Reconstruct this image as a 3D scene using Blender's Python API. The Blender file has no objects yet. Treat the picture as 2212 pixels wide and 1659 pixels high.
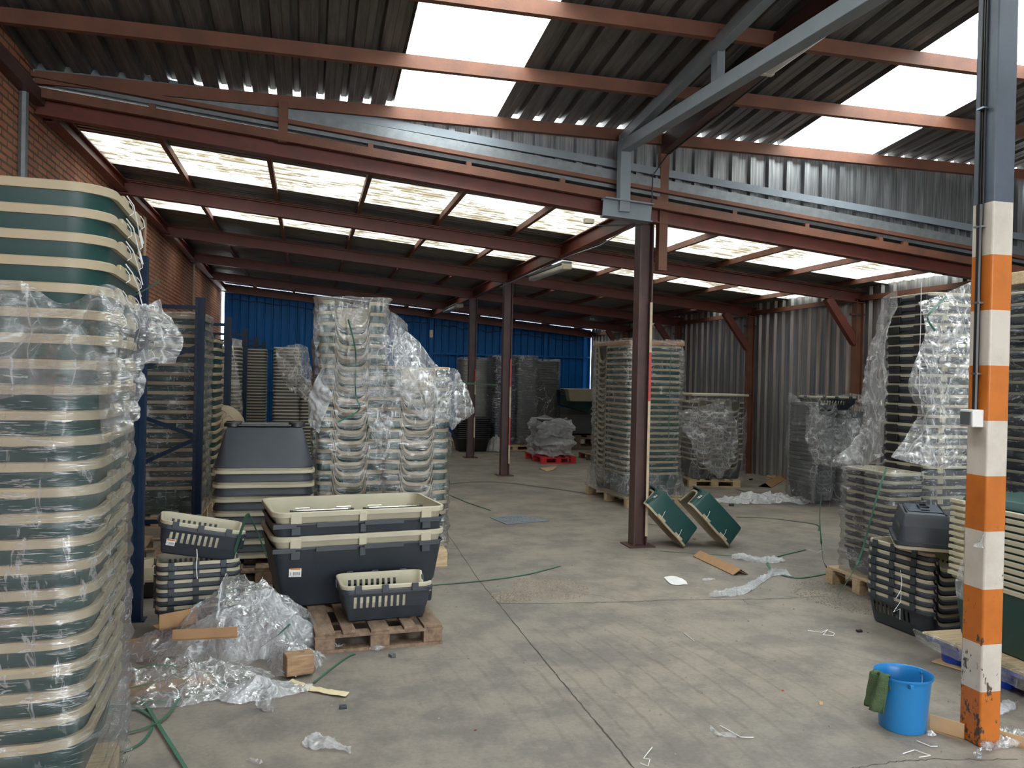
import bpy, math, random
from math import sin, cos, pi, radians, sqrt, exp
from mathutils import Vector, Matrix, noise
R = random.Random(7)
scene = bpy.context.scene
COL = scene.collection

# ------------------------------------------------------------------ camera, sky, exposure
CAM_POS = Vector((0, 0, 1.6)); YAW, PITCH, ROLL = 0.243708, -0.0079169, 0.0213938
FPX, IW, IH = 1764.54, 2212.0, 1659.0
_fw = Vector((sin(YAW)*cos(PITCH), cos(YAW)*cos(PITCH), sin(PITCH)))
_r0 = Vector((cos(YAW), -sin(YAW), 0)); _u0 = _r0.cross(_fw)
_r = _r0*cos(ROLL) + _u0*sin(ROLL); _u = _u0*cos(ROLL) - _r0*sin(ROLL)
cd = bpy.data.cameras.new('camera'); cam = bpy.data.objects.new('camera', cd); COL.objects.link(cam)
cam.matrix_world = Matrix(((_r.x, _u.x, -_fw.x, 0), (_r.y, _u.y, -_fw.y, 0), (_r.z, _u.z, -_fw.z, 1.6), (0, 0, 0, 1)))
cd.sensor_width = 36; cd.lens = FPX/IW*36; cd.clip_start = .05; cd.clip_end = 200
scene.camera = cam
world = bpy.data.worlds.new('sky'); scene.world = world; world.use_nodes = True
bg = world.node_tree.nodes['Background']; bg.inputs[0].default_value = (.93, .97, 1, 1); bg.inputs[1].default_value = 5.0
sd = bpy.data.lights.new('sun', 'SUN'); sd.energy = 1.2; sd.angle = radians(40); sd.color = (1, .96, .9)
so = bpy.data.objects.new('sun', sd); COL.objects.link(so); so.rotation_euler = (radians(28), radians(-14), 0)
scene.view_settings.view_transform = 'Standard'; scene.view_settings.look = 'None'
scene.view_settings.gamma = 1; scene.view_settings.exposure = 1.02
try:
    scene.cycles.max_bounces = 12; scene.cycles.transparent_max_bounces = 24; scene.cycles.diffuse_bounces = 5
    scene.cycles.caustics_reflective = False; scene.cycles.caustics_refractive = False
    scene.cycles.sample_clamp_indirect = 8
except Exception: pass

def _ray(x, y): return _fw*FPX + _r*(x - IW/2) - _u*(y - IH/2)
def gp(x, y, z=0.0):   # point of the horizontal plane z seen at photo pixel x, y
    d = _ray(x, y); return CAM_POS + d*((z - 1.6)/d.z)
def py(x, y, Y):       # point of the vertical plane at depth Y
    d = _ray(x, y); return CAM_POS + d*(Y/d.y)
def pxx(x, y, X):
    d = _ray(x, y); return CAM_POS + d*(X/d.x)

# ------------------------------------------------------------------ materials
def NT(name):
    m = bpy.data.materials.new(name); m.use_nodes = True
    nt = m.node_tree; return m, nt, nt.nodes, nt.links
def noise_node(nt, scale, detail=4, rough=.6, vec=None, stretch=None, rot=None, dist=0):
    n = nt.nodes.new('ShaderNodeTexNoise'); n.inputs['Scale'].default_value = scale
    n.inputs['Detail'].default_value = detail; n.inputs['Roughness'].default_value = rough; n.inputs['Distortion'].default_value = dist
    if vec is None:
        tc = nt.nodes.new('ShaderNodeTexCoord'); vec = tc.outputs['Object']
    if stretch or rot:
        mp = nt.nodes.new('ShaderNodeMapping'); nt.links.new(vec, mp.inputs[0])
        if stretch: mp.inputs['Scale'].default_value = stretch
        if rot: mp.inputs['Rotation'].default_value = rot
        vec = mp.outputs[0]
    nt.links.new(vec, n.inputs['Vector']); return n.outputs['Fac']
def ramp(nt, fac, stops):
    r = nt.nodes.new('ShaderNodeValToRGB'); el = r.color_ramp.elements
    while len(el) < len(stops): el.new(.5)
    for e, (p, c) in zip(el, stops):
        e.position = p; e.color = (c, c, c, 1) if not hasattr(c, '__len__') else (*c[:3], 1)
    nt.links.new(fac, r.inputs[0]); return r.outputs[0]
def mixc(nt, fac, a, b, blend='MIX'):
    m = nt.nodes.new('ShaderNodeMix'); m.data_type = 'RGBA'; m.blend_type = blend
    for sock, v in ((m.inputs[0], fac), (m.inputs[6], a), (m.inputs[7], b)):
        if hasattr(v, 'links'): nt.links.new(v, sock)
        elif hasattr(v, '__len__'): sock.default_value = (*v[:3], 1)
        else: sock.default_value = v
    return m.outputs[2]
def bump(nt, fac, strength=.3, dist=.01):
    b = nt.nodes.new('ShaderNodeBump'); b.inputs['Strength'].default_value = strength; b.inputs['Distance'].default_value = dist
    nt.links.new(fac, b.inputs['Height']); return b.outputs[0]
def mat(name, c, rough=.5, metal=0, c2=None, nscale=6, stretch=None, ramp_p=(.35, .7), bmp=0, bscale=60, spec=.5, rot=None):
    m, nt, N, L = NT(name); b = N['Principled BSDF']
    b.inputs['Roughness'].default_value = rough; b.inputs['Metallic'].default_value = metal
    b.inputs['Specular IOR Level'].default_value = spec
    if c2 is None: c2 = tuple(x*.82 for x in c)
    f = noise_node(nt, nscale, 5, .6, stretch=stretch, rot=rot)
    f = ramp(nt, f, [(ramp_p[0], 0), (ramp_p[1], 1)])
    L.new(mixc(nt, f, c, c2), b.inputs['Base Color'])
    if bmp: L.new(bump(nt, noise_node(nt, bscale, 3, stretch=stretch), bmp), b.inputs['Normal'])
    return m

def film_mat(name, haze=.10, peak=.55, gloss=.3, streak=(1, 1, 9), rot=(.6, .5, 0), scale=7, rough=.2, tint=(.92, .95, .99), fres=.5, scratch=0, crease=0, warp=.35):
    """thin clear film: mostly see-through, milky where stretched in creases, glossy to the sky"""
    m, nt, N, L = NT(name); N.remove(N['Principled BSDF']); out = N['Material Output']
    tr = N.new('ShaderNodeBsdfTransparent'); tr.inputs[0].default_value = (.97, .975, .98, 1)
    gl = N.new('ShaderNodeBsdfGlossy'); gl.inputs['Roughness'].default_value = rough
    df = N.new('ShaderNodeBsdfDiffuse'); df.inputs[0].default_value = (*tint, 1)
    tl = N.new('ShaderNodeBsdfTranslucent'); tl.inputs[0].default_value = (*tint, 1)
    s1 = noise_node(nt, scale, 4, .62, stretch=streak, rot=rot, dist=.35)
    s2 = noise_node(nt, scale*.9, 3, .6, stretch=(streak[2]*.5, streak[1], streak[0]), rot=(rot[1], rot[0], .7), dist=.5)
    nb = bump(nt, s1, .35, .02); L.new(nb, gl.inputs['Normal'])
    c1 = ramp(nt, s1, [(.0, 0), (.585, 0), (.625, 1), (.66, .25)]); c2 = ramp(nt, s2, [(.0, 0), (.60, 0), (.64, .7), (.68, .1)])
    if crease:
        tc = N.new('ShaderNodeTexCoord'); mp = N.new('ShaderNodeMapping'); L.new(tc.outputs['Object'], mp.inputs[0]); mp.inputs['Scale'].default_value = (1, 1, .5); mp.inputs['Rotation'].default_value = (.35, .5, .2)
        nz = N.new('ShaderNodeTexNoise'); nz.inputs['Scale'].default_value = 3.5; nz.inputs['Detail'].default_value = 3; L.new(mp.outputs[0], nz.inputs[0])
        va = N.new('ShaderNodeVectorMath'); va.operation = 'MULTIPLY_ADD'; L.new(nz.outputs['Color'], va.inputs[0]); va.inputs[1].default_value = (warp, warp, warp); L.new(mp.outputs[0], va.inputs[2])
        hs = []
        for sc_ in (crease, crease*2.6):
            vo = N.new('ShaderNodeTexVoronoi'); vo.feature = 'DISTANCE_TO_EDGE'; vo.inputs['Scale'].default_value = sc_; L.new(va.outputs[0], vo.inputs['Vector']); hs.append(vo.outputs['Distance'])
        vf = N.new('ShaderNodeTexVoronoi'); vf.inputs['Scale'].default_value = crease*2; L.new(va.outputs[0], vf.inputs['Vector'])
        c1 = ramp(nt, hs[0], [(.0, 1), (.03, .35), (.09, 0)]); c2 = ramp(nt, hs[1], [(.0, .6), (.05, .1), (.1, 0)])
        ha = N.new('ShaderNodeMath'); ha.operation = 'ADD'; L.new(vf.outputs['Distance'], ha.inputs[0]); L.new(s1, ha.inputs[1])
        nb = bump(nt, ha.outputs[0], .9, .03); L.new(nb, gl.inputs['Normal'])
    area = ramp(nt, noise_node(nt, 1.7, 3, .5), [(.38, .45), (.62, 1)])
    mx = N.new('ShaderNodeMath'); mx.operation = 'MAXIMUM'; L.new(c1, mx.inputs[0]); L.new(c2, mx.inputs[1])
    ma = N.new('ShaderNodeMath'); ma.operation = 'MULTIPLY_ADD'; L.new(mx.outputs[0], ma.inputs[0]); ma.inputs[1].default_value = peak; ma.inputs[2].default_value = haze
    mb_ = N.new('ShaderNodeMath'); mb_.operation = 'MULTIPLY'; L.new(ma.outputs[0], mb_.inputs[0]); L.new(area, mb_.inputs[1])
    if scratch:
        s3 = noise_node(nt, 11, 3, .55, stretch=(1, 1, 30), rot=(radians(-28), radians(-62), 0), dist=.15)
        s4 = ramp(nt, noise_node(nt, 5, 3, .6), [(.45, 0), (.6, scratch)])
        sm_ = N.new('ShaderNodeMath'); sm_.operation = 'MULTIPLY'; L.new(ramp(nt, s3, [(.62, 0), (.65, 1)]), sm_.inputs[0]); L.new(s4, sm_.inputs[1])
        sa_ = N.new('ShaderNodeMath'); sa_.operation = 'ADD'; sa_.use_clamp = True; L.new(mb_.outputs[0], sa_.inputs[0]); L.new(sm_.outputs[0], sa_.inputs[1]); mb_ = sa_
    m1 = N.new('ShaderNodeMixShader'); m1.inputs[0].default_value = .5; L.new(df.outputs[0], m1.inputs[1]); L.new(tl.outputs[0], m1.inputs[2])
    m2 = N.new('ShaderNodeMixShader'); m2.inputs[0].default_value = gloss; L.new(m1.outputs[0], m2.inputs[1]); L.new(gl.outputs[0], m2.inputs[2])
    m3 = N.new('ShaderNodeMixShader'); L.new(mb_.outputs[0], m3.inputs[0]); L.new(tr.outputs[0], m3.inputs[1]); L.new(m2.outputs[0], m3.inputs[2])
    lw = N.new('ShaderNodeLayerWeight'); lw.inputs[0].default_value = .30; L.new(nb, lw.inputs['Normal'])
    lm = N.new('ShaderNodeMath'); lm.operation = 'MULTIPLY'; L.new(lw.outputs['Fresnel'], lm.inputs[0]); lm.inputs[1].default_value = fres; lm.use_clamp = True
    m4 = N.new('ShaderNodeMixShader'); L.new(lm.outputs[0], m4.inputs[0]); L.new(m3.outputs[0], m4.inputs[1]); L.new(gl.outputs[0], m4.inputs[2])
    L.new(m4.outputs[0], out.inputs[0]); return m

M = {}
M['green'] = mat('green_plastic', (.010, .050, .048), .38, c2=(.013, .060, .057), bmp=.05, bscale=250)
M['beige'] = mat('beige_plastic', (.40, .335, .225), .5, c2=(.35, .295, .20), bmp=.04, bscale=250)
M['cream'] = mat('cream_plastic', (.50, .465, .345), .5, c2=(.44, .41, .31))
M['tan'] = mat('tan_plastic', (.30, .25, .18), .5)
M['dark'] = mat('dark_grey_plastic', (.030, .038, .050), .42, c2=(.036, .045, .058), bmp=.05, bscale=250)
M['navy'] = mat('navy_plastic', (.022, .034, .070), .4)
M['grey'] = mat('mid_grey_plastic', (.12, .13, .14), .45)
M['bluegrey'] = mat('blue_grey_plastic', (.05, .065, .10), .4)
M['palegrey'] = mat('pale_grey_plastic', (.30, .30, .27), .5)
M['black'] = mat('black_plastic', (.012, .013, .015), .4)
M['rackblue'] = mat('rack_blue_steel', (.003, .018, .052), .4, c2=(.006, .026, .066), nscale=20, spec=.3)
M['red'] = mat('red_oxide_steel', (.150, .034, .023), .5, c2=(.095, .026, .019), nscale=5, bmp=.1)
M['rust'] = mat('rusty_brown_steel', (.165, .064, .035), .65, c2=(.10, .042, .026), nscale=4, stretch=(1, 1, 1), bmp=.15)
M['darkred'] = mat('dark_red_steel', (.085, .040, .034), .5, c2=(.05, .026, .024), nscale=4, bmp=.1)
M['greysteel'] = mat('grey_painted_steel', (.19, .22, .25), .45, c2=(.16, .19, .22), nscale=5)
M['galv'] = mat('galvanised_steel', (.60, .62, .63), .30, .8, c2=(.20, .21, .215), nscale=3.5, stretch=(6, 6, .15), bmp=.1, bscale=30)
M['galvclad'] = mat('galvanised_cladding', (.27, .28, .285), .38, .75, c2=(.10, .105, .11), nscale=4, stretch=(14, 5, .5), bmp=.1, bscale=30)
M['galvflash'] = mat('galvanised_flashing', (.21, .23, .245), .45, .4, c2=(.15, .17, .18), nscale=14)
M['galvdark'] = mat('weathered_roof_sheet', (.17, .175, .17), .45, .5, c2=(.085, .087, .083), nscale=5, stretch=(6, .5, 1), bmp=.1, bscale=40)
M['roofx'] = mat('weathered_lower_roof_sheet', (.21, .205, .19), .45, .4, c2=(.12, .115, .105), nscale=4, stretch=(.5, 6, 1))
M['bluewall'] = mat('blue_wall_sheet', (.002, .092, .30), .5, .0, c2=(.002, .072, .24), nscale=3, stretch=(4, 4, .4), spec=.2)
M['wood'] = mat('pallet_wood', (.42, .27, .15), .75, c2=(.22, .13, .075), nscale=10, stretch=(1, 6, 6), bmp=.25, bscale=30)
M['palewood'] = mat('pale_pallet_wood', (.60, .47, .30), .75, c2=(.42, .30, .18), nscale=10, stretch=(1, 6, 6), bmp=.2, bscale=30)
M['oldwood'] = mat('old_pallet_wood', (.29, .20, .135), .8, c2=(.13, .085, .055), nscale=9, stretch=(3, .9, 3), bmp=.3, bscale=40)
M['redpaint'] = mat('red_painted_wood', (.62, .025, .03), .5)
M['card'] = mat('brown_cardboard', (.38, .22, .11), .8, c2=(.33, .19, .095), nscale=12)
M['cardlight'] = mat('light_cardboard', (.56, .37, .20), .8)
M['strap'] = mat('green_strapping', (.045, .16, .10), .4, c2=(.03, .10, .065), nscale=8)
M['white'] = mat('white_plastic', (.75, .75, .74), .4)
M['string'] = mat('white_string', (.78, .79, .80), .5)
M['chrome'] = mat('chrome_wire', (.8, .8, .8), .15, 1)
M['paper'] = mat('white_paper', (.80, .80, .80), .8)
M['yellowpaper'] = mat('cream_paper', (.75, .66, .42), .8)
M['bucket'] = mat('blue_bucket_plastic', (.018, .20, .50), .3, c2=(.016, .18, .46))
M['cloth'] = mat('green_cloth', (.075, .12, .055), .95, c2=(.045, .08, .035), nscale=30, bmp=.6, bscale=120)
M['royal'] = mat('royal_blue_plastic', (.01, .05, .42), .3)
M['steelwire'] = mat('steel_wire', (.35, .42, .5), .3, .9)
M['lampglass'] = mat('milky_lamp_cover', (.62, .63, .60), .25)
M['orange'] = mat('sticker_orange', (.75, .30, .05), .6)
M['ink'] = mat('sticker_ink', (.05, .05, .06), .6)
M['greyswitch'] = mat('switch_grey', (.09, .10, .11), .4)
M['rubble'] = mat('sawdust_crumbs', (.16, .13, .10), .9, c2=(.34, .29, .22), nscale=60)
M['film'] = film_mat('stretch_film', .09, .55, .35, fres=.35, crease=7)
M['filmtight'] = film_mat('tight_stretch_film', .15, .70, .30, scratch=.75, streak=(1, 1, 8), rot=(.75, .35, 0), scale=6)
M['filmhazy'] = film_mat('loose_hazy_film', .34, .60, .28, fres=.30, crease=6, rough=.12, streak=(1, 1, 4), rot=(.5, .8, .3), scale=5)
M['filmnear'] = film_mat('near_loose_film', .24, .60, .28, fres=.30, crease=8, rough=.12, warp=.16)
M['filmwhite'] = film_mat('white_crumpled_film', .78, .22, .18, fres=.2, crease=11, rough=.15, streak=(1, 1, 3), scale=8)

def slots_mat():
    m, nt, N, L = NT('rack_slot_pattern'); b = N['Principled BSDF']; tc = N.new('ShaderNodeTexCoord'); sp = N.new('ShaderNodeSeparateXYZ'); L.new(tc.outputs['Object'], sp.inputs[0])
    a = N.new('ShaderNodeMath'); a.operation = 'MULTIPLY'; a.inputs[1].default_value = 20; L.new(sp.outputs[2], a.inputs[0])
    f = N.new('ShaderNodeMath'); f.operation = 'FRACT'; L.new(a.outputs[0], f.inputs[0]); g = N.new('ShaderNodeMath'); g.operation = 'LESS_THAN'; g.inputs[1].default_value = .4; L.new(f.outputs[0], g.inputs[0])
    L.new(mixc(nt, g.outputs[0], (.003, .018, .052), (.001, .002, .003)), b.inputs['Base Color']); return m
M['slots'] = slots_mat()
# brick
def brick():
    m, nt, N, L = NT('red_brick'); b = N['Principled BSDF']; b.inputs['Roughness'].default_value = .8
    tc = N.new('ShaderNodeTexCoord'); sp = N.new('ShaderNodeSeparateXYZ'); cb = N.new('ShaderNodeCombineXYZ')
    L.new(tc.outputs['Object'], sp.inputs[0]); L.new(sp.outputs[1], cb.inputs[0]); L.new(sp.outputs[2], cb.inputs[1])
    br = N.new('ShaderNodeTexBrick'); L.new(cb.outputs[0], br.inputs[0]); br.inputs['Scale'].default_value = 1
    br.inputs['Brick Width'].default_value = .23; br.inputs['Row Height'].default_value = .058; br.inputs['Mortar Size'].default_value = .010
    br.inputs['Color1'].default_value = (.54, .19, .10, 1); br.inputs['Color2'].default_value = (.38, .12, .065, 1); br.inputs['Mortar'].default_value = (.07, .04, .03, 1)
    br.inputs['Mortar Smooth'].default_value = .2; br.inputs['Bias'].default_value = -.1
    f = ramp(nt, noise_node(nt, 1.3, 6, .65), [(.35, 0), (.7, 1)])
    c = mixc(nt, f, br.outputs['Color'], (.55, .38, .24), 'MIX')
    mx = mixc(nt, .35, br.outputs['Color'], c); L.new(mx, b.inputs['Base Color'])
    inv = N.new('ShaderNodeMath'); inv.operation = 'SUBTRACT'; inv.inputs[0].default_value = 1; L.new(br.outputs['Fac'], inv.inputs[1])
    L.new(bump(nt, inv.outputs[0], .8, .012), b.inputs['Normal']); return m
M['brick'] = brick()

# concrete floor: blotches, fine scratches, curved tyre smears
def floor_mat():
    m, nt, N, L = NT('dusty_concrete'); b = N['Principled BSDF']
    big = ramp(nt, noise_node(nt, .55, 5, .6), [(.35, (.225, .205, .182)), (.65, (.300, .262, .220))])
    spots = ramp(nt, noise_node(nt, 2.6, 8, .7), [(.42, (.72, .72, .74)), (.56, (1.02, 1, .98)), (.75, (1.12, 1.08, 1.02))])
    c = mixc(nt, 1, big, spots, 'MULTIPLY')
    fine = ramp(nt, noise_node(nt, 45, 3, .7), [(.3, .88), (.7, 1.08)])
    c = mixc(nt, 1, c, fine, 'MULTIPLY')
    tc = N.new('ShaderNodeTexCoord')
    def smear(scale, rotz, dist, thr, col, area_s, area_t):
        nonlocal c
        mp = N.new('ShaderNodeMapping'); mp.inputs['Rotation'].default_value = (0, 0, rotz); L.new(tc.outputs['Object'], mp.inputs[0])
        w = N.new('ShaderNodeTexWave'); w.inputs['Scale'].default_value = scale; w.inputs['Distortion'].default_value = dist
        w.inputs['Detail'].default_value = 3; w.inputs['Detail Scale'].default_value = .7; L.new(mp.outputs[0], w.inputs[0])
        r = ramp(nt, w.outputs['Fac'], [(thr, 0), (1.0, 1)])
        a = ramp(nt, noise_node(nt, area_s, 4, .7, dist=.5), [(area_t, 0), (area_t + .16, 1)])
        mu = N.new('ShaderNodeMath'); mu.operation = 'MULTIPLY'; L.new(r, mu.inputs[0]); L.new(a, mu.inputs[1])
        mu2 = N.new('ShaderNodeMath'); mu2.operation = 'MULTIPLY'; mu2.inputs[1].default_value = .22; L.new(mu.outputs[0], mu2.inputs[0])
        c = mixc(nt, mu2.outputs[0], c, col)
    smear(1.1, radians(-20), 3.5, .95, (.115, .095, .075), 1.1, .46)
    smear(.8, radians(35), 5, .965, (.12, .10, .085), .8, .5)
    # tread marks of a turning forklift, a patch of long gently bent lines
    sub = N.new('ShaderNodeVectorMath'); sub.operation = 'SUBTRACT'; sub.inputs[1].default_value = (1.75, 4.1, 0); L.new(tc.outputs['Object'], sub.inputs[0])
    ln = N.new('ShaderNodeVectorMath'); ln.operation = 'LENGTH'; L.new(sub.outputs[0], ln.inputs[0])
    mp = N.new('ShaderNodeMapping'); mp.inputs['Location'].default_value = (7.5, -3.4, 0); L.new(tc.outputs['Object'], mp.inputs[0])
    wv = N.new('ShaderNodeTexWave'); wv.wave_type = 'RINGS'; wv.rings_direction = 'Z'; wv.inputs['Scale'].default_value = 2.2; wv.inputs['Distortion'].default_value = 1.6; wv.inputs['Detail'].default_value = 2; wv.inputs['Detail Scale'].default_value = 1.2; L.new(mp.outputs[0], wv.inputs[0])
    wr = ramp(nt, wv.outputs['Fac'], [(.92, 0), (.985, 1)])
    fall = ramp(nt, ln.outputs['Value'], [(.0, 1), (.45, .9), (1.0, 0)])
    md = N.new('ShaderNodeMapRange'); md.inputs[1].default_value = .5; md.inputs[2].default_value = 1.5; md.inputs[3].default_value = .38; md.inputs[4].default_value = 0; L.new(ln.outputs['Value'], md.inputs[0])
    br_ = ramp(nt, noise_node(nt, 9, 4, .8), [(.36, 0), (.54, 1)])
    k1 = N.new('ShaderNodeMath'); k1.operation = 'MULTIPLY'; L.new(wr, k1.inputs[0]); L.new(md.outputs[0], k1.inputs[1])
    k2 = N.new('ShaderNodeMath'); k2.operation = 'MULTIPLY'; L.new(k1.outputs[0], k2.inputs[0]); L.new(br_, k2.inputs[1])
    c = mixc(nt, k2.outputs[0], c, (.11, .085, .068))
    scr = ramp(nt, noise_node(nt, 7, 4, .6, stretch=(1, 9, 1), rot=(0, 0, radians(70)), dist=.4), [(.66, 0), (.74, .10)])
    c = mixc(nt, scr, c, (.42, .38, .33))
    L.new(c, b.inputs['Base Color'])
    rr = ramp(nt, noise_node(nt, 1.2, 5), [(.3, .48), (.7, .72)]); L.new(rr, b.inputs['Roughness'])
    b.inputs['Specular IOR Level'].default_value = .35
    L.new(bump(nt, noise_node(nt, 30, 5, .7), .25, .004), b.inputs['Normal']); return m
M['floor'] = floor_mat()

def skylight_mat(dirt):
    m, nt, N, L = NT('translucent_sheet' + ('_stained' if dirt else '')); N.remove(N['Principled BSDF']); out = N['Material Output']
    tr = N.new('ShaderNodeBsdfTransparent'); tl = N.new('ShaderNodeBsdfTranslucent')
    tr.inputs[0].default_value = (.9, .93, .9, 1); tl.inputs[0].default_value = (.95, .97, .93, 1)
    mx = N.new('ShaderNodeMixShader'); mx.inputs[0].default_value = .55; L.new(tr.outputs[0], mx.inputs[1]); L.new(tl.outputs[0], mx.inputs[2])
    if dirt:
        f = noise_node(nt, 5, 8, .75, stretch=(.5, 2.2, 1)); c = ramp(nt, f, [(.43, (.36, .36, .33)), (.54, (.10, .083, .055))])
        f2 = ramp(nt, noise_node(nt, 1.4, 3), [(.33, 0), (.5, 1)])
        c = mixc(nt, f2, (.44, .45, .43), c); L.new(c, tr.inputs[0]); L.new(c, tl.inputs[0])
    L.new(mx.outputs[0], out.inputs[0]); return m
M['sky'] = skylight_mat(False); M['skydirt'] = skylight_mat(True)

# striped column: bands by height with chipped paint
def stripe_mat():
    m, nt, N, L = NT('striped_column_paint'); b = N['Principled BSDF']; b.inputs['Roughness'].default_value = .42
    tc = N.new('ShaderNodeTexCoord'); sp = N.new('ShaderNodeSeparateXYZ'); L.new(tc.outputs['Object'], sp.inputs[0])
    z = N.new('ShaderNodeMath'); z.operation = 'MULTIPLY'; z.inputs[1].default_value = 1/3.0; L.new(sp.outputs[2], z.inputs[0])
    r = N.new('ShaderNodeValToRGB'); r.color_ramp.interpolation = 'CONSTANT'; el = r.color_ramp.elements
    OR, WH, GR = (.50, .145, .018, 1), (.56, .52, .46, 1), (.07, .09, .12, 1)
    edges = STRIPES
    stops = [(0, OR)] + [(e/3.0, (WH if i % 2 == 0 else OR)) for i, e in enumerate(edges)]
    stops[-1] = (edges[-1]/3.0, GR)
    while len(el) < len(stops): el.new(.5)
    for e, (p, c) in zip(el, stops): e.position = p; e.color = c
    L.new(z.outputs[0], r.inputs[0])
    chips = noise_node(nt, 16, 6, .75, stretch=(1, 1, .55))
    low = N.new('ShaderNodeMapRange'); low.inputs[1].default_value = 0; low.inputs[2].default_value = 1.5; low.inputs[3].default_value = .555; low.inputs[4].default_value = .70
    L.new(sp.outputs[2], low.inputs[0])
    gt = N.new('ShaderNodeMath'); gt.operation = 'GREATER_THAN'; L.new(chips, gt.inputs[0]); L.new(low.outputs[0], gt.inputs[1])
    c = mixc(nt, gt.outputs[0], r.outputs[0], (.07, .045, .035))
    wear = ramp(nt, noise_node(nt, 4, 5, .7), [(.45, 1), (.75, .72)])
    c = mixc(nt, 1, c, wear, 'MULTIPLY'); L.new(c, b.inputs['Base Color']); return m
STRIPES = []
for yy in (1497, 1392, 1272, 1148, 1031, 913, 795, 676, 558, 447):
    STRIPES.append(pxx(2112, yy, 2.92).z)
STRIPES = [s for s in STRIPES]
M['stripe'] = stripe_mat()

# ------------------------------------------------------------------ mesh builder
class MB:
    def __init__(s): s.v = []; s.f = []
    def add(s, vs, fs):
        o = len(s.v); s.v += [tuple(v) for v in vs]; s.f += [tuple(i + o for i in f) for f in fs]; return s
    def box(s, c, d, mtx=None, rz=0):
        x, y, z = d[0]/2, d[1]/2, d[2]/2; c = Vector(c)
        vs = [Vector((a, b, e)) for a in (-x, x) for b in (-y, y) for e in (-z, z)]
        if rz: vs = [Matrix.Rotation(rz, 3, 'Z') @ v for v in vs]
        if mtx: vs = [mtx @ v for v in vs]
        return s.add([v + c for v in vs], [(0, 1, 3, 2), (4, 6, 7, 5), (0, 4, 5, 1), (2, 3, 7, 6), (0, 2, 6, 4), (1, 5, 7, 3)])
    def bar(s, a, b, w, h, up=Vector((0, 0, 1)), off=(0, 0)):
        a = Vector(a); b = Vector(b); d = (b - a).normalized(); sx = d.cross(up)
        if sx.length < 1e-4: sx = d.cross(Vector((0, 1, 0)))
        sx.normalize(); uz = sx.cross(d).normalized(); vs = []
        for p in (a, b):
            for i, j in ((-1, -1), (1, -1), (1, 1), (-1, 1)): vs.append(p + sx*(off[0] + i*w/2) + uz*(off[1] + j*h/2))
        return s.add(vs, [(0, 3, 2, 1), (4, 5, 6, 7), (0, 1, 5, 4), (1, 2, 6, 5), (2, 3, 7, 6), (3, 0, 4, 7)])
    def ibeam(s, a, b, w, h, t=.012, up=Vector((0, 0, 1))):   # top flange, web, bottom flange about the line a-b (centre)
        s.bar(a, b, w, t, up, (0, h/2 - t/2)); s.bar(a, b, w, t, up, (0, -h/2 + t/2)); return s.bar(a, b, t, h - 2*t, up)
    def tube(s, pts, r, n=8, closed=False):
        pts = [Vector(p) for p in pts]; k = len(pts); vs = []; fs = []; prev = None
        for i, p in enumerate(pts):
            if closed: d = pts[(i+1) % k] - pts[i-1]
            else: d = pts[min(i+1, k-1)] - pts[max(i-1, 0)]
            d.normalize(); a = d.orthogonal().normalized() if prev is None else (prev - d*prev.dot(d)).normalized()
            prev = a; b = d.cross(a); rr = r[i] if hasattr(r, '__len__') else r
            for j in range(n): vs.append(p + (a*cos(2*pi*j/n) + b*sin(2*pi*j/n))*rr)
        m = k if closed else k-1
        for i in range(m):
            for j in range(n): fs.append((i*n + j, i*n + (j+1) % n, ((i+1) % k)*n + (j+1) % n, ((i+1) % k)*n + j))
        if not closed: fs += [tuple(range(n))[::-1], tuple((k-1)*n + j for j in range(n))]
        return s.add(vs, fs)
    def lathe(s, prof, n=32, c=(0, 0, 0), sx=1, sy=1):
        vs = []; fs = []
        for r, z in prof:
            for j in range(n): vs.append((c[0] + r*cos(2*pi*j/n)*sx, c[1] + r*sin(2*pi*j/n)*sy, c[2] + z))
        for i in range(len(prof)-1):
            for j in range(n): fs.append((i*n + j, i*n + (j+1) % n, (i+1)*n + (j+1) % n, (i+1)*n + j))
        return s.add(vs, fs)
    def extr(s, prof, a, b, axis):   # open profile of 2-D points swept from a to b ; axis(p, t) -> Vector
        n = len(prof); vs = [axis(p, a) for p in prof] + [axis(p, b) for p in prof]
        return s.add(vs, [(i, i+1, n+i+1, n+i) for i in range(n-1)])
    def grid(s, P, nu, nv, wrapu=False):
        vs = [P(i/(nu if wrapu else nu-1), j/(nv-1)) for j in range(nv) for i in range(nu)]
        fs = [(j*nu + i, j*nu + (i+1) % nu, (j+1)*nu + (i+1) % nu, (j+1)*nu + i) for j in range(nv-1) for i in range(nu if wrapu else nu-1)]
        return s.add(vs, fs)
    def mesh(s, name, m, smooth=35, bevel=0):
        me = bpy.data.meshes.new(name); me.from_pydata(s.v, [], s.f); me.materials.append(M[m] if isinstance(m, str) else m)
        me.validate(); me.update()
        if smooth:
            me.polygons.foreach_set('use_smooth', [True]*len(me.polygons))
            try: me.set_sharp_from_angle(angle=radians(smooth))
            except Exception: pass
        return me
    def obj(s, name, m, parent=None, smooth=35, bevel=0, label=None, solid=0):
        o = bpy.data.objects.new(name, s.mesh(name, m, smooth)); COL.objects.link(o)
        if parent: o.parent = parent
        if bevel:
            b = o.modifiers.new('bevel', 'BEVEL'); b.width = bevel; b.segments = 2; b.limit_method = 'ANGLE'
        if solid:
            b = o.modifiers.new('solid', 'SOLIDIFY'); b.thickness = solid
        if label: o['label'] = label
        return o
def tag(o, label=None, cat=None, group=None, kind=None):
    if label: o['label'] = label
    if cat: o['category'] = cat
    if group: o['group'] = group
    if kind: o['kind'] = kind
    return o
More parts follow.
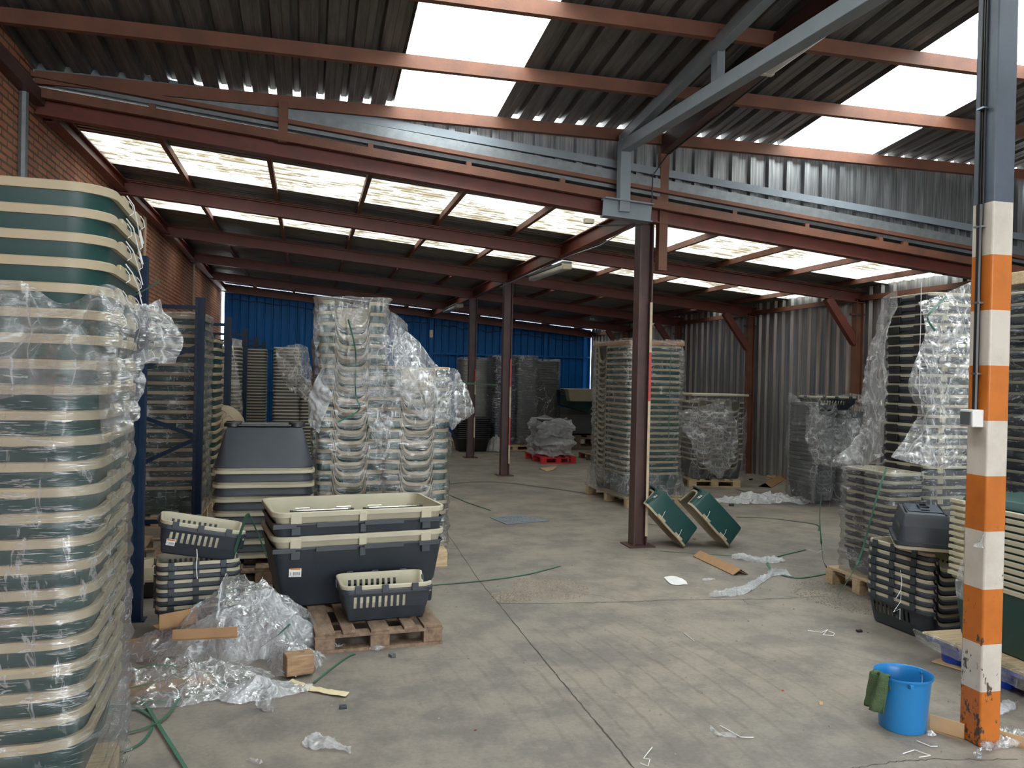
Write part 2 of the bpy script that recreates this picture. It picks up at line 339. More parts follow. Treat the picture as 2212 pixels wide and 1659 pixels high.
def thing(name, label, cat, loc=(0, 0, 0), rz=0, group=None, rot=None):
    o = bpy.data.objects.new(name, None); COL.objects.link(o); o.location = loc
    o.rotation_euler = rot if rot else (0, 0, rz); o.empty_display_size = .1
    return tag(o, label, cat, group)
def kids(o): return CH.get(o.name, None) or [c for c in o.children]
CH = {}
def dup(root, loc, rz=0, label=None, group=None, rot=None, hide=()):
    r = root.copy(); COL.objects.link(r); r.location = loc; r.rotation_euler = rot if rot else (0, 0, rz)
    if label: r['label'] = label
    if group: r['group'] = group
    for ch in root.children:
        if ch.name.split('.')[0] in hide: continue
        c = ch.copy(); COL.objects.link(c); c.parent = r
        for g in ch.children:
            d = g.copy(); COL.objects.link(d); d.parent = c
    return r
def struct(o): o['kind'] = 'structure'; return o
ONES = ['zeroth', 'first', 'second', 'third', 'fourth', 'fifth', 'sixth', 'seventh', 'eighth', 'ninth', 'tenth', 'eleventh', 'twelfth', 'thirteenth', 'fourteenth', 'fifteenth', 'sixteenth', 'seventeenth', 'eighteenth', 'nineteenth']
TENS = {2: 'twent', 3: 'thirt', 4: 'fort'}
def nth(n):
    if n < 20: return ONES[n]
    t, o = divmod(n, 10)
    return TENS[t] + 'ieth' if o == 0 else TENS[t] + 'y-' + ONES[o]

# ------------------------------------------------------------------ tubs
def rrect(w, d, r, ns, nc):
    pts = []; hw, hd = w/2, d/2
    cs = [(hw-r, -hd+r, -pi/2), (hw-r, hd-r, 0), (-hw+r, hd-r, pi/2), (-hw+r, -hd+r, pi)]
    for k, (cx, cy, a0) in enumerate(cs):
        for j in range(nc + 1):
            a = a0 + (pi/2)*j/nc; pts.append((cx + r*cos(a), cy + r*sin(a), cos(a), sin(a)))
        nx = cs[(k+1) % 4]; a1 = a0 + pi/2
        p0 = (cx + r*cos(a1), cy + r*sin(a1)); p1 = (nx[0] + r*cos(nx[2]), nx[1] + r*sin(nx[2]))
        m = ns[k] if hasattr(ns, '__len__') else ns
        for j in range(1, m): t = j/m; pts.append((p0[0] + (p1[0]-p0[0])*t, p0[1] + (p1[1]-p0[1])*t, cos(a1), sin(a1)))
    return pts
def unotch(half, depth, side=(0, -1), soft=.035):
    def f(x, y, nx, ny):
        if nx*side[0] + ny*side[1] < .9: return 0
        q = (abs(x) if side[1] else abs(y))/half
        return 0 if q >= 1 else depth*(1 - q**4)**.4
    return f
def tub(w, d, h, taper=.05, r=.06, lo=.012, lh=.03, th=.004, notch=None, slots=None, ns=3, nc=4, belt=None, inv=False, floor_=True):
    """rounded open tub, outer wall, hanging lip, inner wall; slots=(z0,z1,test)"""
    P = rrect(w, d, r, ns, nc); n = len(P); mb = MB(); rows = []
    def ins(z): 
        e = taper*(1 - z/h)
        if belt and z < belt[0]: e += belt[1]
        return e
    def row(off, zf): rows.append([(x - nx*off(zf(x, y, nx, ny)), y - ny*off(zf(x, y, nx, ny)), zf(x, y, nx, ny)) for x, y, nx, ny in P])
    rim = lambda x, y, nx, ny: h - (notch(x, y, nx, ny) if notch else 0)
    cst = lambda v: (lambda x, y, nx, ny: min(v, rim(x, y, nx, ny) - lh - .002))
    row(lambda z: ins(0) + .025, cst(0)); row(lambda z: ins(0) + .006, cst(.006)); row(lambda z: ins(z), cst(.03))
    if belt: row(lambda z: ins(belt[0]-.001), cst(belt[0]-.004)); row(lambda z: ins(belt[0]+.001), cst(belt[0]+.004))
    sl = None
    if slots: row(ins, cst(slots[0])); sl = len(rows)-1; row(ins, cst(slots[1]))
    row(ins, lambda *a: rim(*a) - lh); row(lambda z: -lo, lambda *a: rim(*a) - lh); row(lambda z: -lo, lambda *a: rim(*a) - .004)
    row(lambda z: -lo + .004, rim); row(lambda z: th - .002, rim)
    nr_out = len(rows)
    if slots: row(lambda z: ins(z) + th, cst(slots[1])); row(lambda z: ins(z) + th, cst(slots[0]))
    row(lambda z: ins(z) + th, cst(.03)); row(lambda z: ins(z) + th + .02, cst(.006))
    vs = [p for rw in rows for p in rw]; fs = []
    for k in range(len(rows)-1):
        for i in range(n):
            if sl is not None and (k == sl or k == nr_out) and slots[2](P[i], P[(i+1) % n], i): continue
            fs.append((k*n + i, k*n + (i+1) % n, (k+1)*n + (i+1) % n, (k+1)*n + i))
    fs.append(tuple(range(n))[::-1]); fs.append(tuple((len(rows)-1)*n + i for i in range(n)))
    if inv: vs = [(x, -y, h - z) for x, y, z in vs]
    mb.add(vs, fs); return mb

def pallet(name, label, L, W, Hh, m, cx, cy, rz, group=None, z=0):
    """L along local x (boards run along local y)"""
    t = thing(name, label, 'pallet', (cx, cy, z), rz, group); b = .018*Hh/.12; 
    ws = [.16, .11, .16, .11, .16]; s = L/1.0
    xs = [-L/2 + .08*s, -L/4 + .01, 0, L/4 - .01, L/2 - .08*s]
    for x, w in zip(xs, ws): MB().box((x, 0, Hh - b/2), (w*s*.92, W, b)).obj('deck_board', m, t, bevel=.003)
    for y in (-1, 0, 1): MB().box((0, y*(W/2 - .045), Hh - 1.5*b), (L, .09, b)).obj('cross_board', m, t, bevel=.002)
    for x in (-1, 0, 1):
        for y in (-1, 0, 1): MB().box((x*(L/2 - .06), y*(W/2 - .045), (Hh - 2*b + b)/2 + b*.0), (.12*min(1, L/.8), .09, Hh - 3*b)).obj('block', m, t, bevel=.003)
    for y in (-1, 0, 1): MB().box((0, y*(W/2 - .045), b/2), (L, .09, b)).obj('bottom_board', m, t)
    return t

# ------------------------------------------------------------------ films
def ridged(p, s, oct_=3):
    a = 1; t = 0; q = p*s
    for k in range(oct_):
        c_ = max(0, 1 - 2.6*abs(noise.noise(q))); t += a*(c_**2.5*1.3 - .3 + .5*noise.noise(q*.7)); q = q*2.1 + Vector((3.1, 1.7, 9.2)); a *= .5
    return t
def sheet(name, ctrl, m, label, nu=50, nv=50, amp=.02, freq=5, cat='plastic film', group=None, seed=0, parent=None, floor_clip=None):
    """ctrl: rows of world points, smooth interpolation, then crumpled along its normals"""
    ctrl = [[Vector(p) for p in rw] for rw in ctrl]
    def cr(ps, t):
        k = len(ps)-1; x = min(max(t*k, 0), k - 1e-6); i = int(x); f = x - i
        p0, p1, p2, p3 = ps[max(i-1, 0)], ps[i], ps[min(i+1, k)], ps[min(i+2, k)]
        return .5*((2*p1) + (p2-p0)*f + (2*p0 - 5*p1 + 4*p2 - p3)*f*f + (3*p1 - p0 - 3*p2 + p3)*f*f*f)
    def S(u, v): return cr([cr(rw, u) for rw in ctrl], v)
    off = Vector((seed*7.3, seed*3.1, seed*1.9))
    def P(u, v):
        p = S(u, v); e = .01
        du = S(min(u+e, 1), v) - S(max(u-e, 0), v); dv = S(u, min(v+e, 1)) - S(u, max(v-e, 0)); nn = du.cross(dv)
        if nn.length > 1e-9: nn.normalize()
        q = p + off
        w = Vector((noise.noise(q*freq*.6), noise.noise(q*freq*.6 + Vector((5, 5, 5))), noise.noise(q*freq*.6 + Vector((9, 1, 4)))))
        p = p + nn*amp*ridged(q, freq) + w*amp*1.2
        if floor_clip is not None and p.z < floor_clip: p.z = floor_clip
        return p
    mb = MB().grid(P, nu, nv); o = mb.obj(name, m, parent, smooth=180)
    if parent is None: tag(o, label, cat, group)
    return o
def wrapf(name, w, d, r, cx, cy, rz, z0, z1, m, label, pitch=.1, amp=.008, ripple=.008, grow=0, nu=110, nv=None, top=False, seed=0, topz=None, group=None):
    nv = nv or max(12, int((z1-z0)/.03)); P0 = rrect(w, d, r, 12, 4); n = len(P0); Rm = Matrix.Rotation(rz, 3, 'Z')
    off = Vector((seed*5.7, seed*2.3, seed))
    def P(u, v):
        x = u*n; i = int(x) % n; f = x - int(x); a, b = P0[i], P0[(i+1) % n]
        px, pyy = a[0] + (b[0]-a[0])*f, a[1] + (b[1]-a[1])*f; nx, ny = a[2] + (b[2]-a[2])*f, a[3] + (b[3]-a[3])*f
        zz = z1 if topz is None else topz(px, pyy)
        z = z0 + (zz - z0)*v; q = Vector((px, pyy, z*1.0)) + off
        o = ripple*(sin(2*pi*z/pitch)) + amp*ridged(Vector((q.x*1.3 + q.z*1.2, q.y*1.3 + q.z*1.2, q.z*2.2)), 2.4, 3) + grow*(1-v)
        z += amp*1.5*noise.noise(q*6)
        p = Rm @ Vector((px + nx*o, pyy + ny*o, z)); return Vector((cx + p.x, cy + p.y, p.z))
    mb = MB().grid(P, nu, nv, wrapu=True)
    if top: mb.f.append(tuple((nv-1)*nu + i for i in range(nu)))
    return tag(mb.obj(name, m, smooth=180), label, 'plastic film', group)
def ribbon(name, pts, m, label, w=.014, t=.0012, cat='strap', group=None, twist=0.0, parent=None, sub=6, tilt=0.0):
    pts = [Vector(p) for p in pts]; k = len(pts)-1; out = []
    for s_ in range(k*sub + 1):
        x = min(s_/sub, k - 1e-6); i = int(x); f = x - i
        p0, p1, p2, p3 = pts[max(i-1, 0)], pts[i], pts[min(i+1, k)], pts[min(i+2, k)]
        out.append(.5*((2*p1) + (p2-p0)*f + (2*p0 - 5*p1 + 4*p2 - p3)*f*f + (3*p1 - p0 - 3*p2 + p3)*f*f*f))
    vs = []; fs = []
    for i, p in enumerate(out):
        d = (out[min(i+1, len(out)-1)] - out[max(i-1, 0)]).normalized(); sx = d.cross(Vector((0, 0, 1)))
        if sx.length < 1e-3: sx = Vector((1, 0, 0))
        sx.normalize(); up = sx.cross(d); a = tilt + twist*i/len(out); s2 = sx*cos(a) + up*sin(a); u2 = up*cos(a) - sx*sin(a)
        vs += [p - s2*w/2 - u2*t/2, p + s2*w/2 - u2*t/2, p + s2*w/2 + u2*t/2, p - s2*w/2 + u2*t/2]
    for i in range(len(out)-1):
        for j in range(4): fs.append((i*4 + j, i*4 + (j+1) % 4, i*4 + 4 + (j+1) % 4, i*4 + 4 + j))
    o = MB().add(vs, fs).obj(name, m, parent, smooth=60)
    if parent is None: tag(o, label, cat, group)
    return o

# ------------------------------------------------------------------ structure
XL, XR, YB, Y0, YC = -2.16, 7.65, 21.7, 7.25, -8.0
def zb(x): return 3.401 - .085*x           # underside of the rafters of the far, lower roof
def zb1(x): return 3.40 - .095*x           # underside of the first rafter
def zu(y): return 3.955 + .10*(7.2 - y)    # underside of the sheets of the near, upper roof
fl = MB(); fl.add([(XL-.3, YC-3, 0), (XR+.3, YC-3, 0), (XR+.3, YB+.3, 0), (XL-.3, YB+.3, 0)], [(0, 1, 2, 3)])
struct(fl.obj('floor', 'floor', smooth=0))
def upper_sheet(x0, x1, m, name):
    n = max(1, round((x1-x0)/.2)); p = (x1-x0)/n; prof = []
    for i in range(n):
        x = x0 + i*p
        prof += [(x, 0), (x+.045*p/.2, 0), (x+.05*p/.2, .003), (x+.075*p/.2, .003), (x+.08*p/.2, 0), (x+.13*p/.2, 0), (x+.145*p/.2, .048), (x+.185*p/.2, .048)]
    prof.append((x1, 0))
    return MB().extr(prof, 7.245, YC, lambda q, y: Vector((q[0], y, zu(y) + q[1]))).obj(name, m, smooth=20)
for k, (a, b, m) in enumerate(((XL-.1, .67, 'galvdark'), (.67, 1.6, 'sky'), (1.6, 4.46, 'galvdark'), (4.46, 5.53, 'sky'), (5.53, XR+.1, 'galvdark'))):
    struct(upper_sheet(a, b, m, 'ceiling' if m == 'galvdark' else 'window_%d' % (1 if a < 1 else 2)))
# far roof: ribs run across the hall
STR = [(8.40, 9.60), (11.1, 11.98), (13.9, 14.45), (16.9, 17.45), (19.9, 20.6)]
def lower_sheet(y0, y1, m, name):
    n = max(2, round((y1-y0)/.105)); p = (y1-y0)/n; prof = []
    for i in range(n):
        y = y0 + i*p; prof += [(y, 0), (y+.38*p, 0), (y+.52*p, .018), (y+.86*p, .018)]
    prof.append((y1, 0))
    return MB().extr(prof, XL-.1, XR+.12, lambda q, x: Vector((x, q[0], zb(x) + .235 + q[1]))).obj(name, m, smooth=20)
yy = Y0 + .02
for k, (a, b) in enumerate(STR):
    struct(lower_sheet(yy, a, 'roofx', 'ceiling')); struct(lower_sheet(a, b, 'skydirt', 'window_%d' % (k+3))); yy = b
struct(lower_sheet(yy, YB+.15, 'roofx', 'ceiling'))
# walls
w = MB(); w.add([(XL, YC, 0), (XL, YB, 0), (XL, YB, 3.9), (XL, Y0, 3.9), (XL, Y0, zu(Y0)), (XL, YC, zu(YC))], [(0, 1, 2, 3, 4, 5)])
struct(w.obj('wall_left', 'brick', smooth=0, solid=.2))
def ribwall(name, x0, x1, z0f, z1f, y, m, depth=.03, p=.2, plane='y', rib=(.14, .155, .185), sgn=-1):
    n = round((x1-x0)/p); p = (x1-x0)/n; mb = MB(); pts = []
    for i in range(n):
        x = x0 + i*p; pts += [(x, 0), (x+rib[0], 0), (x+rib[1], depth), (x+rib[2], depth), (x+p-.001, 0)]
    vs = []
    for (x, o) in pts:
        for zf in (z0f, z1f): vs.append((x, y + sgn*o, zf(x)) if plane == 'y' else (y + sgn*o, x, zf(x)))
    mb.add(vs, [(2*i, 2*i+2, 2*i+3, 2*i+1) for i in range(len(pts)-1)]); return mb.obj(name, m, smooth=0)
struct(ribwall('wall_back', -2.10, XR, lambda x: 0, lambda x: zb(x)+.225, YB, 'bluewall', .06, .2, rib=(.150, .158, .178)))
for z in (2.2, 1.14): struct(MB().bar((-2.09, YB-.05, z), (XR-.05, YB-.05, z), .04, .05).obj('trim_1' if z > 2 else 'trim_2', 'bluewall'))
for x in (-.2, 3.13, 6.3): struct(MB().box((x, YB-.06, 1.55), (.09, .06, 3.1)).obj('trim_3', 'bluewall'))
struct(ribwall('wall_right', YC, YB-.1, lambda x: 0.0, lambda x: (3.0 if x > Y0 else zu(x)), XR, 'galv', .035, .24, 'x', (.10, .13, .21), -1))
cl = ribwall('wall_upper_front', XL, XR, lambda x: zb1(x)+.31, lambda x: 3.935, Y0+.045, 'galvclad', .045, .2, 'y', (.115, .125, .185), -1); struct(cl)
struct(MB().bar((XL, Y0-.03, 3.85-.084*XL+.0), (XR, Y0-.03, 3.85-.084*XR), .02, .07).obj('trim_4', 'greysteel'))
struct(MB().bar((XL, Y0-.045, zb1(XL)+.365), (XR, Y0-.045, zb1(XR)+.365), .012, .10).obj('trim_5', 'galvflash'))
struct(MB().bar((XL, Y0-.07, zb1(XL)+.295), (XR, Y0-.07, zb1(XR)+.295), .07, .035).obj('trim_6', 'rust'))
struct(MB().bar((XL, Y0+.0, zb1(XL)+.266), (XR, Y0+.0, zb1(XR)+.266), .10, .04).obj('trim_7', 'galvflash'))
struct(MB().bar((XL, Y0+.04, zb1(XL)+.19), (XR, Y0+.04, zb1(XR)+.19), .02, .10).obj('gap_shade_strip', 'black'))  # black strip painted in as the shade of the gap below the gutter
struct(MB().box((XL+.3, YC-.1, 2.8), (1.0, .2, 5.6)).obj('unseen_wall_front', 'brick', smooth=0))  # unseen wall added behind the camera to limit light from the open end
struct(MB().box((7.35, YC-.1, 2.8), (1.0, .2, 5.6)).obj('unseen_wall_front', 'brick', smooth=0)); struct(MB().box((2.75, YC-.1, 4.75), (8.4, .2, 1.9)).obj('unseen_wall_front', 'brick', smooth=0))
# wall plate along the brick
tag(MB().ibeam((XL+.09, 7.4, 3.66), (XL+.09, YB, 3.66), .10, .12).obj('wall_plate_beam', 'red', smooth=0), 'dark red steel beam running along the top of the brick wall', 'beam')
tag(MB().bar((XL+.05, YC, 3.95), (XL+.05, 7.2, 3.72), .08, .10).obj('wall_plate_beam', 'darkred', smooth=0), 'dark brown beam on the brick wall under the near roof sheets', 'beam')

# ------------------------------------------------------------------ steelwork
BY = [7.24, 10.05, 12.95, 15.85, 18.75, 21.5]
names = ['nearest', 'second', 'third', 'fourth', 'fifth', 'farthest']
for k, y in enumerate(BY):
    z = zb1 if k == 0 else zb
    t = thing('roof_rafter', f'{names[k]} dark red steel I-beam rafter spanning the hall below the far roof', 'beam', (0, 0, 0), group='red rafters of the far roof')
    MB().ibeam((XL+.02, y, z(XL)+.077), (XR-.05, y, z(XR)+.077), .10, .155, .012).obj('beam', 'red', t, smooth=0)
    if k:
        MB().bar((XL+.02, y-.01, z(XL)+.163), (XR-.05, y-.01, z(XR)+.163), .13, .014).obj('top_plate', 'rust', t, smooth=0)
# brown channel lying along the first rafter with short brackets
t = thing('channel_beam', 'rusty brown channel with small brackets lying along the nearest red rafter', 'beam', (0, 0, 0))
MB().bar((XL+.02, 7.13, zb1(XL)+.15), (XR-.02, 7.13, zb1(XR)+.15), .05, .075).obj('channel', 'rust', t, smooth=0)
for px_ in (325, 799, 1012, 1215, 1424, 1588, 1745, 1905, 1960):
    p = py(px_, 400, 7.13); MB().box((p.x, 7.15, zb1(p.x)+.205), (.045, .06, .045)).obj('bracket', 'rust', t, smooth=0)
# purlins of the far roof
for k in range(10):
    x = -1.35 + .945*k
    tag(MB().bar((x, Y0+.05, zb(x)+.200), (x, YB, zb(x)+.200), .045, .065).obj('roof_purlin', 'rust', smooth=0),
        f'{ONES[k+1]} rusty purlin from the brick wall, running lengthwise on the far rafters', 'purlin', 'purlins of the far roof')
tag(MB().ibeam((3.11, 7.3, 3.14+.09), (3.11, YB, 3.14+.09), .10, .17, .012).obj('ridge_girder', 'red', smooth=0), 'long red girder running lengthwise over the middle columns', 'beam')
# purlins of the near roof
for k in range(16):
    y = 7.2 - .95*k
    tag(MB().bar((XL+.02, y, zu(y)-.068), (XR-.02, y, zu(y)-.068), .055, .102).obj('near_purlin', 'rust', smooth=0),
        f'rusty brown purlin across the near roof, {ONES[k+1]} from the ribbed upper front', 'purlin', 'purlins of the near roof')
# columns
def hcol(x, y, z1, w=.14, d=.14, m='darkred'):
    mb = MB(); t_ = .014
    mb.box((x-w/2+t_/2, y, z1/2), (t_, d, z1)); mb.box((x+w/2-t_/2, y, z1/2), (t_, d, z1)); mb.box((x, y, z1/2), (w-2*t_, .01, z1)); return mb
def column(x, y, z1, label, plate=.26, w=.14, stripes=()):
    t = thing('steel_column', label, 'column', (0, 0, 0)); hcol(x, y, z1, w, w).obj('post', 'darkred', t, smooth=0)
    MB().box((x, y, .006), (plate, plate, .012)).obj('base_plate', 'darkred', t)
    for (za, zb_, m) in stripes: MB().box((x+w/2-.012, y-w/2-.001, (za+zb_)/2), (.026, .004, zb_-za)).obj('painted_band', m, t)
    return t
M['cpale'] = mat('worn_yellow_white_paint', (.55, .45, .30), .6, c2=(.35, .28, .2)); M['cred'] = mat('old_red_paint', (.45, .05, .05), .5)
c1 = column(3.12, 7.37, 3.14, 'dark red steel H-column in the middle beside two leaning green crates', stripes=((1.87, 2.35, 'cpale'), (1.4, 1.87, 'cred'), (.1, 1.4, 'cpale')))
column(3.12, 12.95, 3.14, 'dark red steel H-column with red and white bands, second along the middle row', stripes=((.95, 1.45, 'cpale'), (1.45, 1.9, 'cred'), (.5, .95, 'cred'), (.2, .5, 'cpale')))
column(3.12, 15.85, 3.14, 'dark red steel H-column in front of the black nested tubs, third along the middle row', stripes=((1.5, 1.75, 'cred'), (1.25, 1.5, 'cpale'), (.4, .8, 'cpale')))
t = thing('upper_column', 'rusty brown box column rising from the middle column to the near roof', 'column', (0, 0, 0))
MB().box((3.24, 7.24, 3.25), (.085, .085, 1.20)).obj('post', 'rust', t, smooth=0)
tag(MB().bar((3.24, 7.2, 3.83), (3.24, YC, 3.83+1.52), .10, .16).obj('near_rafter', 'darkred', smooth=0), 'dark brown rafter under the near roof beside the grey truss', 'beam')
tag(MB().box((-.25, 7.14, 3.70), (.075, .05, .34)).obj('hanger_post', 'rust', smooth=0), 'short brown hanger post above the nearest rafter, near the brick wall', 'post')
# grey truss
t = thing('grey_truss', 'grey painted steel truss under the near roof with a drop leg and end bracket', 'truss', (0, 0, 0))
MB().bar((2.76, 7.08, 3.73), (2.8, 2.9, 3.60), .095, .10).obj('lower_chord', 'greysteel', t, bevel=.004)
MB().bar((2.76, 7.08, 3.80), (2.8, 2.9, 4.26), .08, .09).obj('upper_chord', 'greysteel', t, bevel=.004)
MB().box((2.8, 5.35, 3.85), (.06, .09, .42)).obj('web_post', 'greysteel', t)
MB().box((2.76, 7.03, 3.46), (.10, .10, .66)).obj('drop_leg', 'greysteel', t, bevel=.004)
MB().ibeam((2.56, 7.02, 3.165), (3.03, 7.02, 3.135), .12, .17, .012).obj('end_bracket', 'greysteel', t, smooth=0)
# striped column
t = thing('striped_column', 'square steel column painted in orange and white bands, grey above', 'column', (0, 0, 0))
CX0, CY0, CW, CDp = 2.92, 3.0, .112, .118
MB().box((CX0+CW/2, CY0+CDp/2, 2.1), (CW, CDp, 4.2)).obj('post', 'stripe', t, bevel=.008)
swz = pxx(2090, 902, CX0).z
MB().box((CX0-.03, CY0+CDp/2, swz), (.06, .075, .078)).obj('switch_box', 'white', t, bevel=.004)
MB().box((CX0-.063, CY0+CDp/2, swz), (.008, .055, .058)).obj('rocker', 'greyswitch', t)
MB().tube([(CX0-.014, CY0+.06, swz+.04), (CX0-.014, CY0+.06, 2.35)], .012).obj('conduit', 'black', t)
MB().tube([(CX0-.014, CY0+.06, 2.33), (CX0-.014, CY0+.06, 2.42)], .015).obj('conduit_sleeve', 'black', t)
for dx in (.05, .062, .074): MB().tube([(CX0-.008, CY0+dx, 2.4), (CX0-.006, CY0+dx+.004, 3.0), (CX0-.008, CY0+dx, 4.0)], .0045, 6).obj('cable', 'black', t)
for z in (1.98, 2.32, 2.85, swz+.2): MB().box((CX0-.012, CY0+.06, z), (.03, .04, .008)).obj('clip', 'steelwire', t)
# right-hand wall columns with knee braces
for k, y in enumerate(BY[1:5]):
    zt = zb(7.5)+.05
    t = thing('wall_column', f'rusty red steel column with knee brace on the corrugated right wall, {ONES[k+1]} nearest', 'column', (0, 0, 0), group='columns of the right wall')
    MB().ibeam((7.52, y, 0), (7.52, y, zt), .11, .12, .012, up=Vector((1, 0, 0))).obj('post', 'rust', t, smooth=0)
    MB().bar((7.48, y, zt-.62), (7.02, y, zb(7.0)), .09, .11).obj('knee_brace', 'red', t, smooth=0)
    MB().bar((7.40, y, zt-.22), (7.62, y, zt-.22), .05, .03).obj('bracket', 'darkred', t)
tag(MB().bar((7.56, Y0, 2.82), (7.56, YB, 2.82), .05, .07).obj('wall_plate_beam', 'rust', smooth=0), 'rusty rail along the top of the corrugated right wall', 'beam')
# conduits on brick
for y, z, lb in ((6.9, 3.75, 'nearest'), (11.6, 3.65, 'middle'), (16.3, 3.7, 'farthest')):
    tag(MB().tube([(XL+.03, y, 0), (XL+.03, y, z)], .022 if y > 7 else .035).obj('wall_pipe', 'beige' if y > 7 else 'galvflash'), f'{lb} thin pale pipe running up the brick wall', 'pipe')
# lamps
def lamp(name, a, b, label, w=.11):
    a = Vector(a); b = Vector(b); d = (b-a).normalized(); t = thing(name, label, 'lamp', (0, 0, 0))
    MB().bar(a, b, w, .035, off=(0, .03)).obj('housing', 'grey', t, bevel=.008); MB().bar(a+d*.01, b-d*.01, w*.9, .06, off=(0, -.015)).obj('diffuser', 'lampglass', t, bevel=.02)
    MB().bar(a+d*.0, a+d*.05, w*1.05, .075, off=(0, -.01)).obj('end_cap', 'cream', t, bevel=.01)
lamp('fluorescent_lamp', (2.85, 8.95, 2.90), (2.85, 10.5, 2.93), 'long tube lamp with milky cover hanging under the red girder')
lamp('fluorescent_lamp', (2.95, 16.4, 3.05), (2.95, 18.2, 3.06), 'far tube lamp under the red girder near the blue wall', .14)
lamp('fluorescent_lamp', (3.12, 5.25, 3.83), (3.12, 4.35, 3.86), 'tube lamp fixed beside the grey truss under the near roof', .09)
tag(MB().box(py(1272, 478, 7.1), (.09, .06, .045)).obj('junction_box', 'cream', bevel=.006), 'small cream junction box under the nearest rafter, beside the grey bracket', 'box')
pts = [py(1290, 487, 7.08), py(1340, 487, 7.08), py(1385, 486, 7.08), py(1403, 475, 7.1), py(1408, 440, 7.1), py(1410, 380, 7.15), (3.22, 7.1, 3.72), (3.3, 6.2, 3.85), (3.3, 4.5, 4.0)]
tag(MB().tube(pts, .007, 6).obj('power_cable', 'black'), 'black power cable looping under the grey bracket and up the brown column', 'cable')
tag(MB().tube([(2.98, 7.3, 3.08), (2.97, 8.2, 3.02), (2.96, 9.2, 3.05), (2.95, 12.8, 3.05)], .006, 6).obj('power_cable', 'steelwire'), 'thin cable slung along the red girder beside the tube lamp', 'cable')
tag(MB().box((3.13, YB-.10, 2.72), (.09, .02, .2)).obj('wall_sign', 'cream'), 'small pale sign fixed on a post of the blue wall', 'sign')
pts = [(x, YB-.06, zb(x)-.16+.05*sin(x*9)*(1 if int(x*3) % 2 else -.3)) for x in [-2+.18*i for i in range(52)]]
tag(MB().tube(pts, .008, 5).obj('wall_cable', 'black'), 'dark cable looped along the top of the blue wall', 'cable')
tag(MB().tube([(XL+.05, 9.6, 3.5), (XL+.08, 9.62, 3.3), (XL+.06, 9.7, 3.15), (XL+.1, 9.8, 3.05), (XL+.14, 9.75, 3.2)], .012, 6).obj('hanging_cable', 'cream'), 'loose white cable hanging on the brick wall below the roof', 'cable')

# pallet racking
for k, y in enumerate((5.62, 8.55, 11.45, 14.35, 17.3, 20.2)):
    lab = ['nearest', 'second nearest', 'third nearest', 'fourth nearest', 'fifth nearest', 'farthest'][k]
    t = thing('rack_frame', f'{lab} blue upright frame of the empty pallet racking by the brick wall', 'rack', (0, y, 0), group='blue rack frames')
    for x in (-1.05, -1.88):
        mb = MB(); wd = .085
        mb.box((x, .035, 1.16), (wd, .006, 2.32)); mb.box((x-wd/2+.004, 0, 1.16), (.008, .07, 2.32)); mb.box((x+wd/2-.004, 0, 1.16), (.008, .07, 2.32))
        mb.box((x-.027, -.036, 1.16), (.03, .006, 2.32)); mb.box((x+.027, -.036, 1.16), (.03, .006, 2.32)); mb.box((x, -.02, 1.16), (.03, .006, 2.32))
        u_ = mb.obj('upright', 'rackblue', t, smooth=0)
        MB().box((x, 0, .004), (.13, .11, .008)).obj('foot_plate', 'rackblue', t)
        if k < 2 and x > -1.5:
            MB().box((x-.027, -.0395, 1.16), (.012, .001, 2.2)).obj('slot_row', 'slots', u_, smooth=0)
            MB().box((x+wd/2+.0005, -.012, 1.16), (.001, .012, 2.2)).obj('slot_row', 'slots', u_, smooth=0)
    for za, zb_ in ((2.22, 2.22), (1.83, 1.50), (.96, 1.25), (.92, .55), (.12, .12)):
        MB().bar((-1.09, 0, za), (-1.84, 0, zb_), .02, .04).obj('brace', 'rackblue', t)

# ------------------------------------------------------------------ prototypes, far below are their places
HIDE = (0, -30, 0)
def nested(name, cat, outer, inner, mo, mi, dz, extra=None):
    """a crate: outer shell with a lighter shell nested in it, the lip of the inner one dz above"""
    t = thing(name, 'crate', cat); a = outer.obj('outer_shell', mo, t, smooth=40)
    b = inner.obj('inner_shell', mi, t, smooth=40); b.location.z = dz
    if extra: extra(t)
    return t
def place_stack(proto, cx, cy, rz, z0, n, pitch, where, group, jit=.004, kind='', first=[None], lean=(0, 0), order='bottom'):
    out = []
    for i in range(n):
        k = i+1; pos = nth(k) + ' from bottom' if k > 1 else 'lowest'
        if i == n-1: pos = 'topmost'
        lab = f'{kind}, {pos} of {where}'
        loc = (cx + R.uniform(-jit, jit) + lean[0]*i, cy + R.uniform(-jit, jit) + lean[1]*i, z0 + i*pitch)
        rr = rz + R.uniform(-.006, .006)
        if not proto.get('used'):
            proto.location = loc; proto.rotation_euler = (0, 0, rr); proto['label'] = lab; proto['group'] = group; proto['used'] = 1; o = proto
        else: o = dup(proto, loc, rr, lab, group)
        out.append(o)
    return out
def kennel(name, cat, w, d, h, mo, mi, r=.07, taper=.06, lh=.035, notch=None, dz=.03, extra=None, ns=3, nc=4, lo=.014, belt=None, onotch=None):
    o = tub(w, d, h, taper, r, lo*.6, .012, .004, onotch or notch, None, ns, nc, belt)
    i = tub(w - .012, d - .012, h - .004, taper, r, lo + .006, lh, .004, notch, None, ns, nc)
    return nested(name, cat, o, i, mo, mi, dz, extra)
def ring_clips(w, d, h, m, sides, size=(.014, .05, .05), z=0):
    def f(t):
        for sx, pos in sides:
            for p in pos:
                c, s = ((sx*(w/2 + .018), p, h + z), size) if sx in (-1, 1) else ((p, (sx/2)*(d/2 + .018), h + z), (size[1], size[0], size[2]))
                MB().box(c, s).obj('clip', m, t, bevel=.003)
    return f
